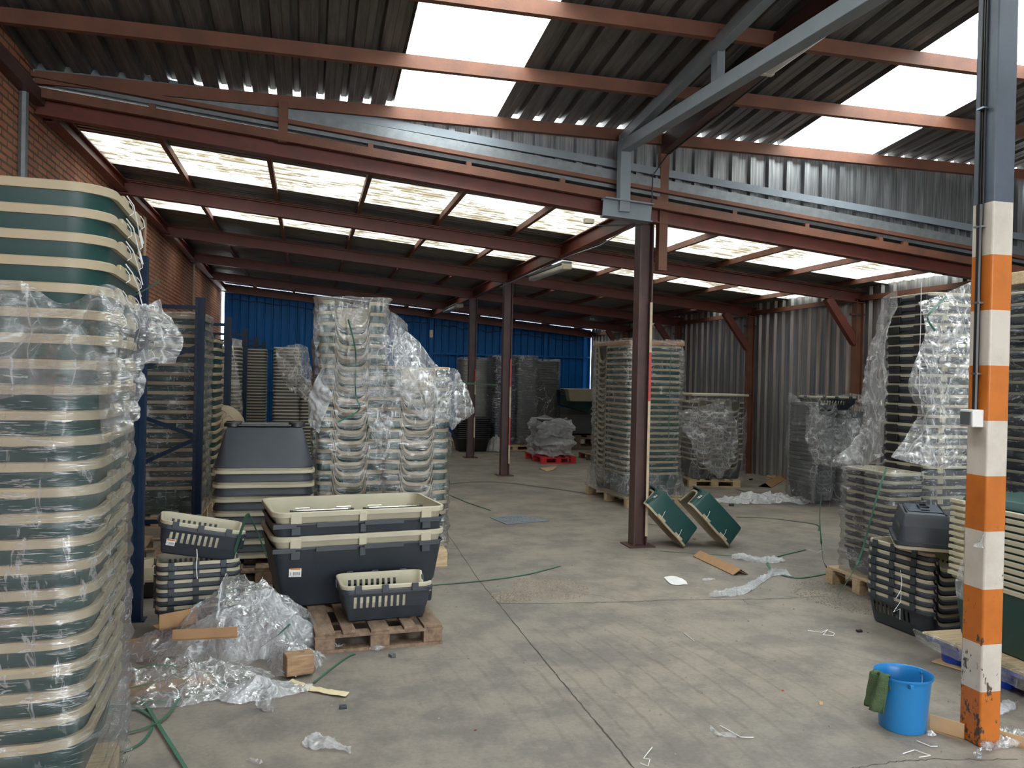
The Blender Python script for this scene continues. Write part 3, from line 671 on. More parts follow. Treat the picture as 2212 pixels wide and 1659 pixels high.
def sticker(parent, c, rot, s=.055, mat_='paper'):
    """white price sticker in the local XZ plane facing -Y before rot"""
    Mx = Matrix.Translation(Vector(c)) @ rot.to_4x4()
    st = MB().box((0, 0, 0), (s, .0015, s*.78)).obj('sticker', mat_, parent, smooth=0); st.matrix_local = Mx
    MB().box((0, -.0012, s*.27), (s*.86, .001, s*.17)).obj('orange_band', 'orange', st, smooth=0)
    b = MB()
    for i in range(11): b.box((-s*.16 + i*s*.055, -.0012, -s*.12), (s*.022 if i % 3 else s*.035, .001, s*.26))
    b.box((-s*.38, -.0012, -s*.12), (s*.04, .001, s*.26)); b.box((0, -.0012, -s*.31), (s*.7, .001, s*.015)); b.obj('barcode', 'ink', st, smooth=0)
    cu = bpy.data.curves.new('sticker_text', 'FONT'); cu.body = 'KIRDGLAN'; cu.size = s*.155; cu.align_x = 'CENTER'; cu.align_y = 'CENTER'; cu.extrude = .0003
    tmp = bpy.data.objects.new('tmp_text', cu); COL.objects.link(tmp); bpy.context.view_layer.update()
    me = bpy.data.meshes.new_from_object(tmp.evaluated_get(bpy.context.evaluated_depsgraph_get())); bpy.data.objects.remove(tmp)
    me.materials.clear(); me.materials.append(M['ink']); o = bpy.data.objects.new('sticker_text', me); COL.objects.link(o); o.parent = st; o.location = (0, -.0022, s*.27); o.rotation_euler = (pi/2, 0, 0)
    return st

# ------------------------------------------------------------------ A : tall foreground stack
PR = {}
AX, AY, ARZ = -1.175, 3.315, radians(3)
pallet('wooden_pallet', 'pale wooden pallet under the tall wrapped stack at the left edge', 1.05, .80, .12, 'palewood', -1.215, 3.10, radians(2))
def exA(t):
    for p in (-.12, .22):
        MB().box((.502, p*.87, .268), (.016, .105, .030)).obj('clip', 'beige', t, bevel=.004)
kA = kennel('kennel_shell', 'pet kennel', 1.00, .83, .25, 'green', 'beige', .12, .05, .031, None, .020, exA, 4, 8, .012)
sA = place_stack(kA, AX-.045, AY, ARZ, .12, 23, .0827, 'the left foreground stack', 'kennel shells in the foreground stack', kind='green kennel shell with beige rim', lean=(.0021, 0))
for i in range(17, 23):
    for p in (-.12, .22): MB().tube([(.512, p*.87+.03, .28), (.523, p*.87+.04, .262), (.525, p*.87+.05, .24), (.513, p*.87+.04, .228)], .0016, 5).obj('wire_loop', 'string', sA[i])
for k, i in enumerate((19, 20, 21, 22)):
    o = sA[i]; zz = .12 + i*.0827 + .262
    p0 = Vector((AX, AY, 0)) + Matrix.Rotation(ARZ, 3, 'Z') @ Vector((.515, -.09, zz)); p1 = Vector((AX, AY, 0)) + Matrix.Rotation(ARZ, 3, 'Z') @ Vector((.52, .19, zz-.045))
    mid = (p0+p1)/2 + Vector((.03, 0, -.05 - .02*k))
    tag(MB().tube([p0 + Vector((0, -.02, .03)), p0 + Vector((.02, 0, 0)), mid, p1, p1 + Vector((.01, .02, -.05))], .0022, 5).obj('string_tie', 'string'),
        f'white string tie on the {nth(23-i) + " shell from the top" if i < 22 else "topmost shell"} of the foreground stack', 'string', 'string ties of the foreground stack')
wrapf('stretch_wrap', 1.035, .865, .12, AX-.022, AY, ARZ, .02, 1.62, 'filmtight', 'tight clear stretch film wound around the foreground stack', .0827, .007, .005, nu=170, nv=110, seed=1)
sheet('torn_film', [[py(-120, 625, 2.747), py(50, 608, 2.790), py(150, 648, 2.808), py(232, 612, 2.834), py(300, 655, 3.052), py(350, 640, 3.270)],
    [py(-120, 700, 2.721), py(60, 700, 2.764), py(170, 720, 2.747), py(250, 705, 2.790), py(320, 690, 3.052), py(384, 700, 3.226)],
    [py(-120, 800, 2.721), py(60, 770, 2.747), py(170, 790, 2.721), py(235, 775, 2.747), py(305, 745, 3.052), py(392, 745, 3.139)],
    [py(-120, 900, 2.747), py(60, 850, 2.764), py(150, 870, 2.747), py(225, 830, 2.773), py(285, 790, 3.052), py(378, 790, 3.139)]],
    'filmnear', 'torn crumpled film hanging loose over the foreground stack towards the rack', 120, 80, .016, 3, seed=3)
sheet('torn_film', [[py(205, 760, 2.790), py(250, 770, 2.790), py(300, 770, 2.921)], [py(215, 840, 2.790), py(260, 850, 2.790), py(312, 830, 2.921)], [py(225, 950, 2.790), py(265, 930, 2.808), py(295, 905, 2.878)]],
    'filmnear', 'bunched film bulging beside the corner of the foreground stack', 40, 50, .02, 6, seed=5)
ribbon('packing_strap', [py(-40, 925, 2.834), py(60, 932, 2.817), py(150, 932, 2.808), py(205, 925, 2.834)], 'strap', 'green strap across the foreground stack under its film', .012)
ribbon('packing_strap', [py(285, 640, 5.3), py(315, 625, 5.5), py(345, 606, 5.6)], 'strap', 'short green strap end sticking out beside the nearest blue upright', .012, tilt=1.2)

# ------------------------------------------------------------------ kennel shells with door cut-out (stacks E, N, leaning pair)
KN = unotch(.135, .195)
kE = kennel('kennel_shell', 'pet kennel', .54, .74, .28, 'green', 'beige', .06, .045, .028, KN, .022, None, (3, 3, 3, 40), 4, .010, None, unotch(.152, .235))
EG = 'door-cut kennel shells in the draped stacks'
pallet('wooden_pallet', 'pale wooden pallet under the two draped kennel stacks', 1.12, .95, .14, 'palewood', .60, 7.26, 0)
sE = place_stack(kE, .345, 7.32, 0, .14, 21, .0885, 'the taller draped kennel stack', EG, kind='green door-cut kennel shell with beige rim')
sE2 = place_stack(kE, .90, 7.34, radians(1), .14, 15, .0885, 'the lower draped kennel stack', EG, kind='green door-cut kennel shell with beige rim')
wrapf('stretch_wrap', 1.16, .80, .08, .62, 7.33, 0, .12, 1.62, 'filmtight', 'shiny stretch film wound around the two draped kennel stacks', .0885, .016, .006, nu=140, nv=70, seed=11, topz=None)
wrapf('stretch_wrap', .60, .80, .07, .345, 7.33, 0, 1.5, 2.25, 'film', 'clear film around the upper part of the taller draped stack', .0885, .02, .006, nu=90, nv=40, seed=12, top=True)
sheet('draped_film', [[py(684, 668, 6.86), py(730, 655, 6.9), py(790, 668, 6.95), py(835, 662, 7.0), py(878, 700, 7.1)], [py(676, 720, 6.82), py(735, 720, 6.85), py(795, 730, 6.85), py(850, 740, 6.9), py(890, 735, 7.0)],
    [py(686, 780, 6.84), py(745, 790, 6.82), py(805, 790, 6.83), py(870, 800, 6.85), py(905, 775, 6.95)], [py(700, 840, 6.86), py(755, 850, 6.82), py(815, 860, 6.82), py(890, 850, 6.84), py(935, 800, 6.9)]],
    'film', 'loose film draped over the top of the taller kennel stack', 90, 80, .02, 3, seed=13)
sheet('draped_film', [[py(850, 690, 7.1), py(900, 735, 7.0), py(945, 788, 6.95), py(985, 800, 6.9), py(1010, 835, 6.9)], [py(850, 760, 6.9), py(905, 790, 6.86), py(950, 815, 6.85), py(985, 835, 6.85), py(1022, 870, 6.85)],
    [py(860, 830, 6.84), py(910, 850, 6.83), py(955, 860, 6.82), py(985, 880, 6.84), py(1027, 888, 6.86)], [py(880, 880, 6.84), py(920, 905, 6.83), py(968, 900, 6.83), py(980, 925, 6.85), py(1005, 905, 6.9)]],
    'filmhazy', 'hazy film sloping from the tall stack over the lower one towards the columns', 90, 70, .022, 3, seed=14)
sheet('draped_film', [[py(690, 800, 6.84), py(720, 850, 6.82)], [py(668, 860, 6.85), py(700, 900, 6.83)], [py(672, 920, 6.86), py(690, 935, 6.84)]], 'filmwhite', 'bunched white film hanging at the left side of the kennel stack', 24, 40, .03, 6, seed=15)
sheet('draped_film', [[py(790, 880, 6.84), py(850, 900, 6.82)], [py(800, 930, 6.82), py(845, 930, 6.81)], [py(812, 965, 6.83), py(830, 962, 6.82)]], 'filmhazy', 'short torn film tail hanging between the two kennel stacks', 24, 30, .02, 7, seed=16)
ribbon('packing_strap', [py(752, 690, 6.8), py(768, 760, 6.78), py(768, 850, 6.77), py(776, 885, 6.78), py(730, 912, 6.8)], 'strap', 'green strap hanging down the front of the taller draped stack', .013, tilt=1.4)
ribbon('packing_strap', [py(968, 860, 6.8), py(978, 838, 6.85), py(1000, 829, 7.1), py(1045, 830, 7.9), py(1075, 832, 8.6)], 'strap', 'green strap arching out of the draped film across the columns', .02, tilt=.8)
# two tipped kennel shells by the column
for k, (px0, lab) in enumerate(((1481, 'leaning on the middle column'), (1577, 'behind the one leaning on the column'))):
    base = gp(px0, 1186, 0); ang = radians(46)
    ax = Vector((sin(0)+.0, 0, 0))
    # local +Y (closed end) goes down to the ground, door end up-left, opening faces down-left
    right = Vector((cos(radians(-6)), sin(radians(-6)), 0)); fwd = Vector((-right.y, right.x, 0))
    ly = (right*sin(radians(44)) - Vector((0, 0, 1))*cos(radians(44))).normalized()      # long axis, downwards
    lz = (-right*cos(radians(44)) - Vector((0, 0, 1))*sin(radians(44))).normalized()     # opening direction
    lx = ly.cross(lz).normalized()
    Rm = Matrix((lx, ly, lz)).transposed()
    o = dup(kE, (0, 0, 0), 0, f'green kennel shell with beige rim tipped on end, {lab}', 'two tipped green kennel shells')
    W_, D_, H_ = .50, .74, .28
    sc = .76
    corner = Rm @ (Vector((-lx.dot(Vector((0, -1, 0)))*0, D_/2 + .012, H_ + .02))*sc)
    side = .27*sc
    Mx = Rm.to_4x4() @ Matrix.Diagonal((sc, sc, sc, 1)); loc = Vector((base.x + .02, base.y + side, .004)) - corner
    o.matrix_world = Matrix.Translation(loc) @ Mx
    h = MB(); h.tube([(-.10, -.33, .055), (-.10, -.395, .05), (-.05, -.41, .05), (.05, -.41, .05), (.10, -.395, .05), (.10, -.33, .055)], .014, 8); h.obj('handle', 'green', o)
    st = sticker(o, (-.205, -.352, .13), Matrix.Rotation(radians(6), 3, 'X'), .07)
    for y in (-.12, .2):
        for sx in (-1, 1):
            MB().box((sx*.285, y, .27), (.014, .13, .045)).obj('clip', 'beige', o, bevel=.004)
            MB().tube([(sx*.29, y, .28), (sx*.30, y-.02, .22), (sx*.275, y-.03, .17)], .003, 5).obj('wire_tie', 'string', o)

# ------------------------------------------------------------------ N : stack behind the middle column
pallet('wooden_pallet', 'wooden pallet under the tall wrapped stack behind the middle column', .78, 1.30, .13, 'palewood', 4.22, 10.2, radians(4))
NG = 'kennel shells in the wrapped stack behind the middle column'
place_stack(kE, 4.25, 9.90, radians(94), .13, 23, .0735, 'the near half behind the column', NG, kind='green kennel shell with beige rim')
place_stack(kE, 4.22, 10.44, radians(-86), .13, 23, .0735, 'the far half behind the column', NG, kind='green door-cut kennel shell')
wrapf('stretch_wrap', .82, 1.15, .08, 4.235, 10.17, radians(4), .11, 2.12, 'filmtight', 'clear film around the tall stack behind the middle column', .0735, .016, .006, nu=130, nv=90, seed=21)
wrapf('film_skirt', .84, 1.22, .08, 4.235, 10.17, radians(4), .12, .42, 'film', 'loose film skirt spreading over the pallet behind the middle column', .2, .02, .004, grow=.04, nu=90, nv=16, seed=22)
tag(MB().box((4.24, 10.17, 2.075), (.78, 1.12, .055), rz=radians(4)).obj('cardboard_sheet', 'card', bevel=.006), 'brown cardboard lid on top of the wrapped stack behind the column', 'cardboard')
ribbon('packing_strap', [py(1450, 748, 9.55), py(1446, 860, 9.54), py(1444, 960, 9.54), py(1442, 1045, 9.56)], 'strap', 'green vertical strap on the wrapped stack behind the column', .014, tilt=1.57)

# ------------------------------------------------------------------ C : stack behind the second rack frame
kC = kennel('kennel_shell', 'pet kennel', .70, .85, .27, 'green', 'beige', .07, .05, .034, None, .022, None, 3, 3, .012)
pallet('wooden_pallet', 'wooden pallet under the stack behind the second rack frame', .85, 1.0, .13, 'palewood', -1.46, 9.33, 0)
place_stack(kC, -1.43, 9.32, 0, .13, 19, .097, 'the second rack frame stack', 'kennel shells behind the second rack frame', kind='green kennel shell with beige rim')
wrapf('stretch_wrap', .76, .90, .08, -1.43, 9.32, 0, .10, 2.19, 'filmtight', 'clear film around the stack behind the second rack frame', .097, .018, .010, nu=110, nv=80, seed=31, top=True)
place_stack(kC, -1.40, 10.45, 0, .13, 17, .097, 'the deeper stack behind the racks', 'kennel shells deeper behind the racks', kind='green kennel shell with beige rim')
pallet('wooden_pallet', 'wooden pallet deeper behind the second rack frame', .85, .9, .13, 'palewood', -1.43, 10.45, 0)

# ------------------------------------------------------------------ slatted carriers
SLw, SLd, SLh = .34, .54, .20
def slot_test(a, b, i):
    return abs(a[2]) > .95 and abs(b[2]) > .95 and i % 2 == 0 and -.13 < min(a[1], b[1]) and max(a[1], b[1]) < .215
def carrier(name, mo, mi, w=SLw, d=SLd, h=SLh, notch=None, clips=True, slots=True, sc=1):
    ns = (3, 24, 3, 24) if False else None
    # sides order from rrect: 0 = +X side, 1 = +Y end, 2 = -X side, 3 = -Y end
    n_long = 24
    sl = (.085, .155, slot_test) if slots else None
    nsides = (n_long if slots else 3, 3, n_long if slots else 3, 14 if notch else 3)
    o = tub(w, d, h, .035, .05, .012, .024, .004, notch, sl, nsides, 4, (.075, .004) if slots else None)
    i = tub(w-.014, d-.014, h-.004, .035, .05, .014, .022, .004, notch, sl, nsides, 4)
    t = nested(name, 'pet carrier', o, i, mo, mi, .028)
    if clips:
        for sx in (-1, 1):
            for y in (-.16, .02, .18): MB().box((sx*(w/2+.018), y*d/SLd, h+.006), (.010, .040, .046)).obj('clip', 'dark', t, bevel=.002)
        for sx in (.0,): MB().box((sx, d/2+.018, h+.006), (.040, .010, .046)).obj('clip', 'dark', t, bevel=.002)
    return t
kS = carrier('slatted_carrier', 'dark', 'cream', notch=unotch(.12, .10, (0, -1), .02))
# H : carriers on the floor right, rotated
HX, HY, HR = 3.90, 4.55, radians(4)
sH = place_stack(kS, HX, HY, HR, .0, 7, .0565, 'the floor stack by striped column', 'slatted carriers in the floor stack by the striped column', jit=.006, kind='dark slatted carrier with cream rim')
o = dup(kS, (HX-.02, HY-.06, .60+.205), 0, 'upturned dark carrier shell with handle and cream rim, on the floor stack', 'slatted carriers in the floor stack by the striped column', rot=(pi, 0, radians(-35)), hide=('clip',))
H2 = thing('carrier_handle_plate', 'recessed carrying handle', None, (0, 0, 0))
bpy.data.objects.remove(H2)
bt = MB(); bt.box((0, 0, -.004), (.20, .34, .01)); bt.obj('top_panel', 'bluegrey', o, bevel=.01)
bt = MB(); bt.tube([(-.025, -.07, -.01), (-.025, -.075, -.022), (.025, -.075, -.022), (.025, .075, -.022), (-.025, .075, -.022), (-.025, -.07, -.02)], .006, 6); bt.obj('handle', 'dark', o)
for y in (-.12, .12): MB().box((0, y, -.012), (.05, .07, .008)).obj('vent_rib', 'dark', o)
MB().tube([py(1945, 1232, 4.2), py(1948, 1255, 4.2), py(1946, 1275, 4.19), py(1935, 1293, 4.17), py(1947, 1280, 4.18), py(1945, 1300, 4.17), py(1930, 1322, 4.15), py(1944, 1315, 4.16), py(1944, 1338, 4.16)], .0016, 5).obj('string_tie', 'string')
tag(bpy.data.objects['string_tie.004'] if 'string_tie.004' in bpy.data.objects else bpy.data.objects[-1], 'white string zigzagging down the carrier stack beside the striped column', 'string')
# front carrier on the old pallet
PX, PYY, PRZ = .385, 5.36, radians(4.6)
pallet('wooden_pallet', 'old brown pallet in front under the two big grey kennels', .75, 1.15, .12, 'oldwood', PX, PYY, PRZ)
fc = dup(kS, (.47, 5.08, .122), radians(95), 'single dark slatted carrier with cream liner on the front pallet')
# B : two big nested kennels
def exB(t):
    w, d, h = 1.10, .66, .39
    for x in (-.42, 0, .42): MB().box((x, -d/2-.004, h-.045), (.04 if x == 0 else .06, .022, .055)).obj('rib', 'dark', t, bevel=.004)
    for x in (-.5, -.17, .14, .45): MB().box((x*.98, -d/2-.021, h-.012), (.26 if abs(x) < .3 else .14, .006, .03)).obj('lip_segment', 'dark', t, bevel=.002)
    for x in (-.42, 0, .42): MB().box((x, -d/2-.0, h+.028), (.05 if x == 0 else .07, .03, .06)).obj('liner_rib', 'cream', t, bevel=.004)
kB = kennel('large_kennel', 'pet kennel', 1.10, .66, .39, 'dark', 'cream', .07, .07, .030, None, .075, exB, 5, 6, .012, belt=(.12, .008))
BX, BYY, BR = .300, 5.625, radians(9)
sB = place_stack(kB, BX, BYY, BR, .122, 2, .152, 'the pair on the front pallet', 'big grey kennels on the front pallet', jit=0, kind='large dark grey kennel with cream liner')
sB[0]['label'] = 'lower large dark grey kennel with price sticker on the front pallet'; sB[1]['label'] = 'upper large grey kennel with cream liner holding chrome rods, front pallet'
sticker(sB[0], (-.415, -.308, .235), Matrix.Rotation(radians(3), 3, 'Y') @ Matrix.Rotation(radians(-8), 3, 'X'), .075)
for a, b in (((-.44, -.285, .455), (-.06, -.285, .455)), ((.02, -.285, .455), (.40, -.285, .455))):
    t = thing('door_rod', 'black rod with chrome hinge loops lying in the open kennel, %s one' % ('left' if a[0] < -.1 else 'right'), 'rod', (BX, BYY, .122+.152), BR, 'chrome hinge rods in the open kennel')
    MB().tube([a, b], .007, 8).obj('rod', 'black', t); MB().tube([(a[0]+.03, a[1]-.006, a[2]+.008), (b[0]-.03, a[1]-.006, a[2]+.008)], .004, 6).obj('chrome_wire', 'chrome', t)
    for x in (a[0]+.02, b[0]-.10): MB().tube([(x, a[1], a[2]+.004), (x, a[1], a[2]+.022), (x+.09, a[1], a[2]+.022), (x+.09, a[1], a[2]+.004)], .003, 6).obj('hinge_loop', 'chrome', t)
    for x in (a[0], b[0]): MB().box((x, a[1], a[2]+.002), (.02, .02, .02)).obj('end_cap', 'black', t, bevel=.003)
# D : upturned kennels
kD = kennel('upturned_kennel', 'pet kennel', .74, .52, .31, 'dark', 'cream', .09, .085, .026, None, .050, None, 5, 5, .012)
pallet('wooden_pallet', 'dark wooden pallet under the upturned grey kennels', .8, .8, .13, 'oldwood', -.32, 6.80, radians(2))
DX, DYY = -.33, 6.80
for i in range(7):
    lab = f'upturned dark grey kennel with cream rim, {"topmost with black vents" if i == 6 else (nth(i+1) + " from the bottom" if i else "lowest")} of its stack'
    loc = (DX + R.uniform(-.004, .004), DYY, 1.175 - (6-i)*.108); rot = (pi, 0, radians(2))
    if i == 0: kD.location = loc; kD.rotation_euler = rot; o = kD; o['label'] = lab; o['group'] = 'upturned grey kennels'
    else: o = dup(kD, loc, 0, lab, 'upturned grey kennels', rot=rot)
MB().box((0, .02, -.010), (.40, .30, .016)).obj('vent_panel', 'black', o, bevel=.004)
for x in (-.24, .24):
    for y in (-.08, .12): MB().lathe([(.0, -.03), (.05, -.03), (.055, -.018), (.055, .0), (.0, .0)], 16, (x, y, 0), 1.2, .8).obj('latch', 'black', o)
for s in (-1, 1): MB().box((0, s*.09 + .02, -.019), (.42, .012, .006)).obj('vent_rib', 'grey', o)
# K : small carriers behind the film pile
KX, KY, KR = -.645, 5.36, radians(99)
pos_ = []
for i in range(6):
    o = dup(kS, (KX + R.uniform(-.004, .004), KY, .0 + i*.052), KR, f'dark slatted carrier, {nth(6-i)+" of six from the top" if i < 5 else "topmost level one"}, beside the film pile', 'slatted carriers beside the film pile')
    o.scale = (.86, .86, .86)
o = dup(kS, (KX-.01, KY-.01, .475), 0, 'tilted dark slatted carrier with cream liner and price sticker beside the rack', 'slatted carriers beside the film pile', rot=(radians(0), radians(0), KR))
o.rotation_euler = (Matrix.Rotation(radians(11.5), 3, 'Y') @ Matrix.Rotation(KR, 3, 'Z')).to_euler(); o.scale = (.9, .9, .9)
sticker(o, (-.158, .185, .085), Matrix.Rotation(radians(-90), 3, 'Z') @ Matrix.Rotation(radians(-8), 3, 'X'), .055)
MB().tube([py(425, 1186, 5.1), py(426, 1200, 5.1), py(424, 1225, 5.1), py(426, 1250, 5.1)], .003, 5).obj('string_tie', 'string')
for o2 in COL.objects:
    if o2.name.startswith('string_tie') and not o2.get('label'): tag(o2, 'white string hanging down the carriers beside the film pile', 'string')
# things standing behind the first rack post
pallet('wooden_pallet', 'old wooden pallet on the floor behind the nearest rack frame', .8, 1.0, .13, 'oldwood', -1.35, 7.3, radians(3))
t = thing('storage_box', 'dark box with yellowish cream lid on the floor behind the nearest rack frame', 'box', (-1.22, 6.30, 0), radians(4))
tub(.42, .40, .12, .02, .04, .004, .01).obj('box_body', 'black', t); tub(.42, .40, .10, .02, .04, .01, .02, inv=True).obj('lid', 'beige', t).location.z = .12
MB().box((.1, -.21, .125), (.05, .02, .03)).obj('latch', 'cream', t)

# ------------------------------------------------------------------ G, J, F, K4 : right-hand side stacks
pallet('wooden_pallet', 'wooden pallet under the tall carrier stack on the right', 1.05, .75, .13, 'palewood', 4.62, 5.42, 0)
kT = carrier('carrier_shell', 'dark', 'cream', .60, .50, .24, None, False, False)
for y in (-.16, .12): MB().box((-.318, y, .225), (.016, .12, .05)).obj('clip', 'black', kT, bevel=.003)
for x in (-.2, .1): MB().box((x, -.268, .225), (.05, .014, .035)).obj('clip', 'cream', kT, bevel=.003)
place_stack(kT, 4.80, 5.42, 0, .13, 26, .0765, 'the tallest right-hand stack', 'dark carrier shells in the tallest right stack', kind='dark carrier shell with cream rim', jit=.006)
kL = carrier('carrier_shell', 'dark', 'cream', .30, .52, .2, None, False, False)
MB().box((-.165, .05, .19), (.014, .1, .04)).obj('clip', 'black', kL, bevel=.003)
place_stack(kL, 4.315, 5.42, 0, .13, 11, .0600, 'the lower right-hand stack', 'narrow carrier shells beside the tallest right stack', kind='narrow dark carrier shell')
wrapf('stretch_wrap', 1.02, .62, .08, 4.64, 5.42, 0, .10, .98, 'filmtight', 'clear film around the lower part of the right carrier stacks', .0765, .018, .006, nu=120, nv=50, seed=41)
sheet('draped_film', [[py(1985, 650, 5.15), py(2020, 640, 5.1), py(2060, 625, 5.05), py(2100, 610, 5.0)], [py(2000, 720, 5.1), py(2030, 730, 5.05), py(2060, 740, 5.0), py(2100, 740, 4.95)],
    [py(1965, 830, 5.1), py(2010, 830, 5.03), py(2050, 850, 4.98), py(2100, 850, 4.92)], [py(1985, 900, 5.1), py(2020, 920, 5.0), py(2060, 930, 4.95), py(2100, 930, 4.9)], [py(1920, 985, 5.15), py(1970, 1000, 5.05), py(2040, 1010, 4.95), py(2100, 1000, 4.9)]],
    'filmhazy', 'torn crumpled film over the tallest stack beside the striped column', 80, 110, .022, 3.5, seed=42)
sheet('draped_film', [[py(1905, 645, 5.6), py(1935, 632, 5.45), py(1925, 660, 5.4)], [py(1885, 740, 5.7), py(1905, 740, 5.5), py(1912, 750, 5.4)], [py(1862, 850, 5.8), py(1890, 860, 5.6), py(1912, 860, 5.4)], [py(1855, 930, 5.8), py(1880, 930, 5.6), py(1910, 930, 5.4)], [py(1795, 1000, 5.9), py(1860, 1010, 5.7), py(1905, 985, 5.45)]],
    'filmhazy', 'long film tail hanging at the left of the tallest right stack', 50, 110, .022, 3.5, seed=43)
MB().tube([py(1990, 610, 4.95), py(1989, 700, 4.95), py(1986, 780, 4.96), py(1987, 860, 4.97)], .0022, 5).obj('string_tie', 'string')
for o2 in COL.objects:
    if o2.name.startswith('string_tie') and not o2.get('label'): tag(o2, 'white string hanging down the tallest right stack', 'string')
pallet('wooden_pallet', 'wooden pallet under the blue-grey tubs right of the striped column', 1.0, .9, .13, 'palewood', 5.90, 5.25, 0)
kJ = kennel('storage_tub', 'tub', .92, .84, .28, 'bluegrey', 'cream', .08, .05, .020, None, .018, None, 3, 4, .012)
sJ = place_stack(kJ, 5.88, 5.22, 0, .13, 23, .088, 'the stack right of striped column', 'blue-grey tubs right of the striped column', kind='blue-grey tub with cream rim')
wrapf('stretch_wrap', .98, .90, .09, 5.88, 5.22, 0, .1, 2.4, 'filmtight', 'clear film around the tubs right of the striped column', .088, .016, .010, nu=110, nv=90, seed=51)
tag(MB().box((5.88, 5.22, 2.47), (.95, .9, .10)).obj('wood_board_pack', 'palewood', bevel=.005), 'pale board pack on top of the blue-grey tub stack', 'board')
dup(kS, (5.72, 5.05, 2.525), radians(60), 'dark slatted carrier high on the board pack, right of the striped column')
kF = carrier('nested_carrier', 'grey', 'galvflash', .36, .56, .22, unotch(.12, .12, (0, -1), .02), False, False)
place_stack(kF, 6.60, 9.70, 0, .06, 20, .0555, 'the left column near the right wall', 'wrapped grey carriers by the right wall', kind='grey carrier in film')
place_stack(kF, 7.00, 9.66, 0, .06, 18, .0555, 'the right column near the right wall', 'wrapped grey carriers by the right wall', kind='grey carrier in film')
dup(kS, (6.78, 9.65, 1.26), radians(92), 'black carrier lying on top of the wrapped stacks by the right wall').scale = (1.2, 1.2, .8)
wrapf('stretch_wrap', .86, .68, .10, 6.80, 9.68, 0, .0, 1.44, 'film', 'loose film around the carrier stacks by the right wall', .0555, .03, .004, nu=100, nv=60, seed=61, topz=lambda x, y: 1.46 - .22*max(0, 1-abs(x)/.3))
sheet('draped_film', [[py(1745, 870, 9.3), py(1790, 900, 9.25), py(1860, 905, 9.2)], [py(1742, 950, 9.3), py(1800, 960, 9.2), py(1862, 950, 9.15)], [py(1760, 1000, 9.3), py(1805, 1010, 9.2), py(1850, 985, 9.1)]], 'filmhazy', 'hazy film gathered across the carrier stacks by the right wall', 40, 40, .03, 5, seed=62)
# E2 : lower wrapped stack behind the tipped shells
pallet('wooden_pallet', 'wooden pallet under the low wrapped stack behind the tipped shells', .80, .95, .12, 'palewood', 6.08, 11.72, radians(-10))
kQ = kennel('kennel_shell', 'pet kennel', .42, .74, .30, 'dark', 'beige', .06, .05, .022, unotch(.12, .14), .018, None, (3, 3, 3, 14), 3, .01)
QG = 'shells in the low wrapped stack by the right wall'
place_stack(kQ, 5.88, 11.68, radians(-6), .12, 12, .0785, 'the low wrapped stack, left half', QG, kind='dark kennel shell')
place_stack(kQ, 6.31, 11.66, radians(-6), .12, 12, .0785, 'the low wrapped stack, right half', QG, kind='dark kennel shell')
tag(MB().box((6.1, 11.62, 1.40), (.92, .70, .035), rz=radians(-4)).obj('plastic_tray', 'cream', bevel=.008), 'flat cream tray on the low wrapped stack behind the tipped shells', 'tray')
wrapf('stretch_wrap', .92, .82, .08, 6.09, 11.67, radians(-6), .12, 1.33, 'film', 'clear film around the low stack behind the tipped shells', .0785, .03, .006, nu=100, nv=50, seed=71)
sheet('draped_film', [[py(1465, 885, 11.1), py(1530, 875, 11.0), py(1582, 862, 11.0)], [py(1480, 930, 11.05), py(1540, 930, 10.95), py(1596, 930, 10.95)], [py(1510, 985, 11.0), py(1555, 1000, 10.95), py(1594, 990, 10.95)], [py(1535, 1010, 11.0), py(1556, 1032, 10.95), py(1575, 1010, 10.95)]], 'filmhazy', 'torn film flap hanging over the low wrapped stack', 40, 50, .05, 4, seed=72)
kX = carrier('nested_carrier', 'grey', 'cream', .5, .56, .22, None, False, False)
place_stack(kX, 5.80, 12.75, 0, .12, 27, .067, 'the tall stack behind the low one', 'carriers behind the low wrapped stack', kind='grey carrier shell')
wrapf('stretch_wrap', .56, .62, .07, 5.80, 12.75, 0, .1, 2.12, 'filmtight', 'clear film around the tall narrow stack behind the low one', .067, .02, .005, nu=70, nv=50, seed=73, top=True)
pallet('wooden_pallet', 'wooden pallet under the tall narrow stack behind the low one', .7, .7, .12, 'palewood', 5.80, 12.75, 0)
# K4 : green tubs on the blue film-wrapped deck
t = thing('plastic_deck', 'blue plastic pallet with wrapped wooden deck beside the striped column', 'pallet', (4.08, 3.62, 0), 0)
MB().box((0, 0, .150), (1.08, .90, .012)).obj('wood_deck', 'palewood', t)
MB().box((0, 0, .128), (1.06, .88, .03)).obj('blue_tray', 'royal', t, bevel=.01)
for x in (-.42, 0, .42):
    for y in (-.33, 0, .33): MB().lathe([(.0, 0), (.065, 0), (.085, .115), (0, .115)], 20, (x, y, 0)).obj('foot', 'royal', t)
sheet('film_cover', [[(3.50, 4.10, .165), (3.56, 3.60, .168), (3.52, 3.16, .165)], [(3.50, 4.10, .15), (3.52, 3.60, .15), (3.50, 3.14, .15)], [(3.52, 4.08, .085), (3.50, 3.6, .09), (3.51, 3.16, .08)]], 'film', 'clear film stretched over the edge of the blue plastic pallet', 60, 20, .006, 8, seed=81)
kG = kennel('green_tub', 'tub', .84, .80, .36, 'green', 'cream', .05, .05, .024, None, .016, None, 3, 4, .012)
for y in (.16, .34): MB().box((-.437, y, .375), (.02, .10, .022)).obj('clip', 'cream', kG, bevel=.003)
place_stack(kG, 4.06, 3.58, 0, .157, 12, .0375, 'the stack on the blue pallet', 'green tubs on the blue plastic pallet', kind='dark green tub with cream rim', jit=.003)
tub(.80, .76, .05, .02, .05, .004, .01, inv=True).obj('upturned_tray', 'green').location = (4.06, 3.58, .157+.36+11*.0375+.012)
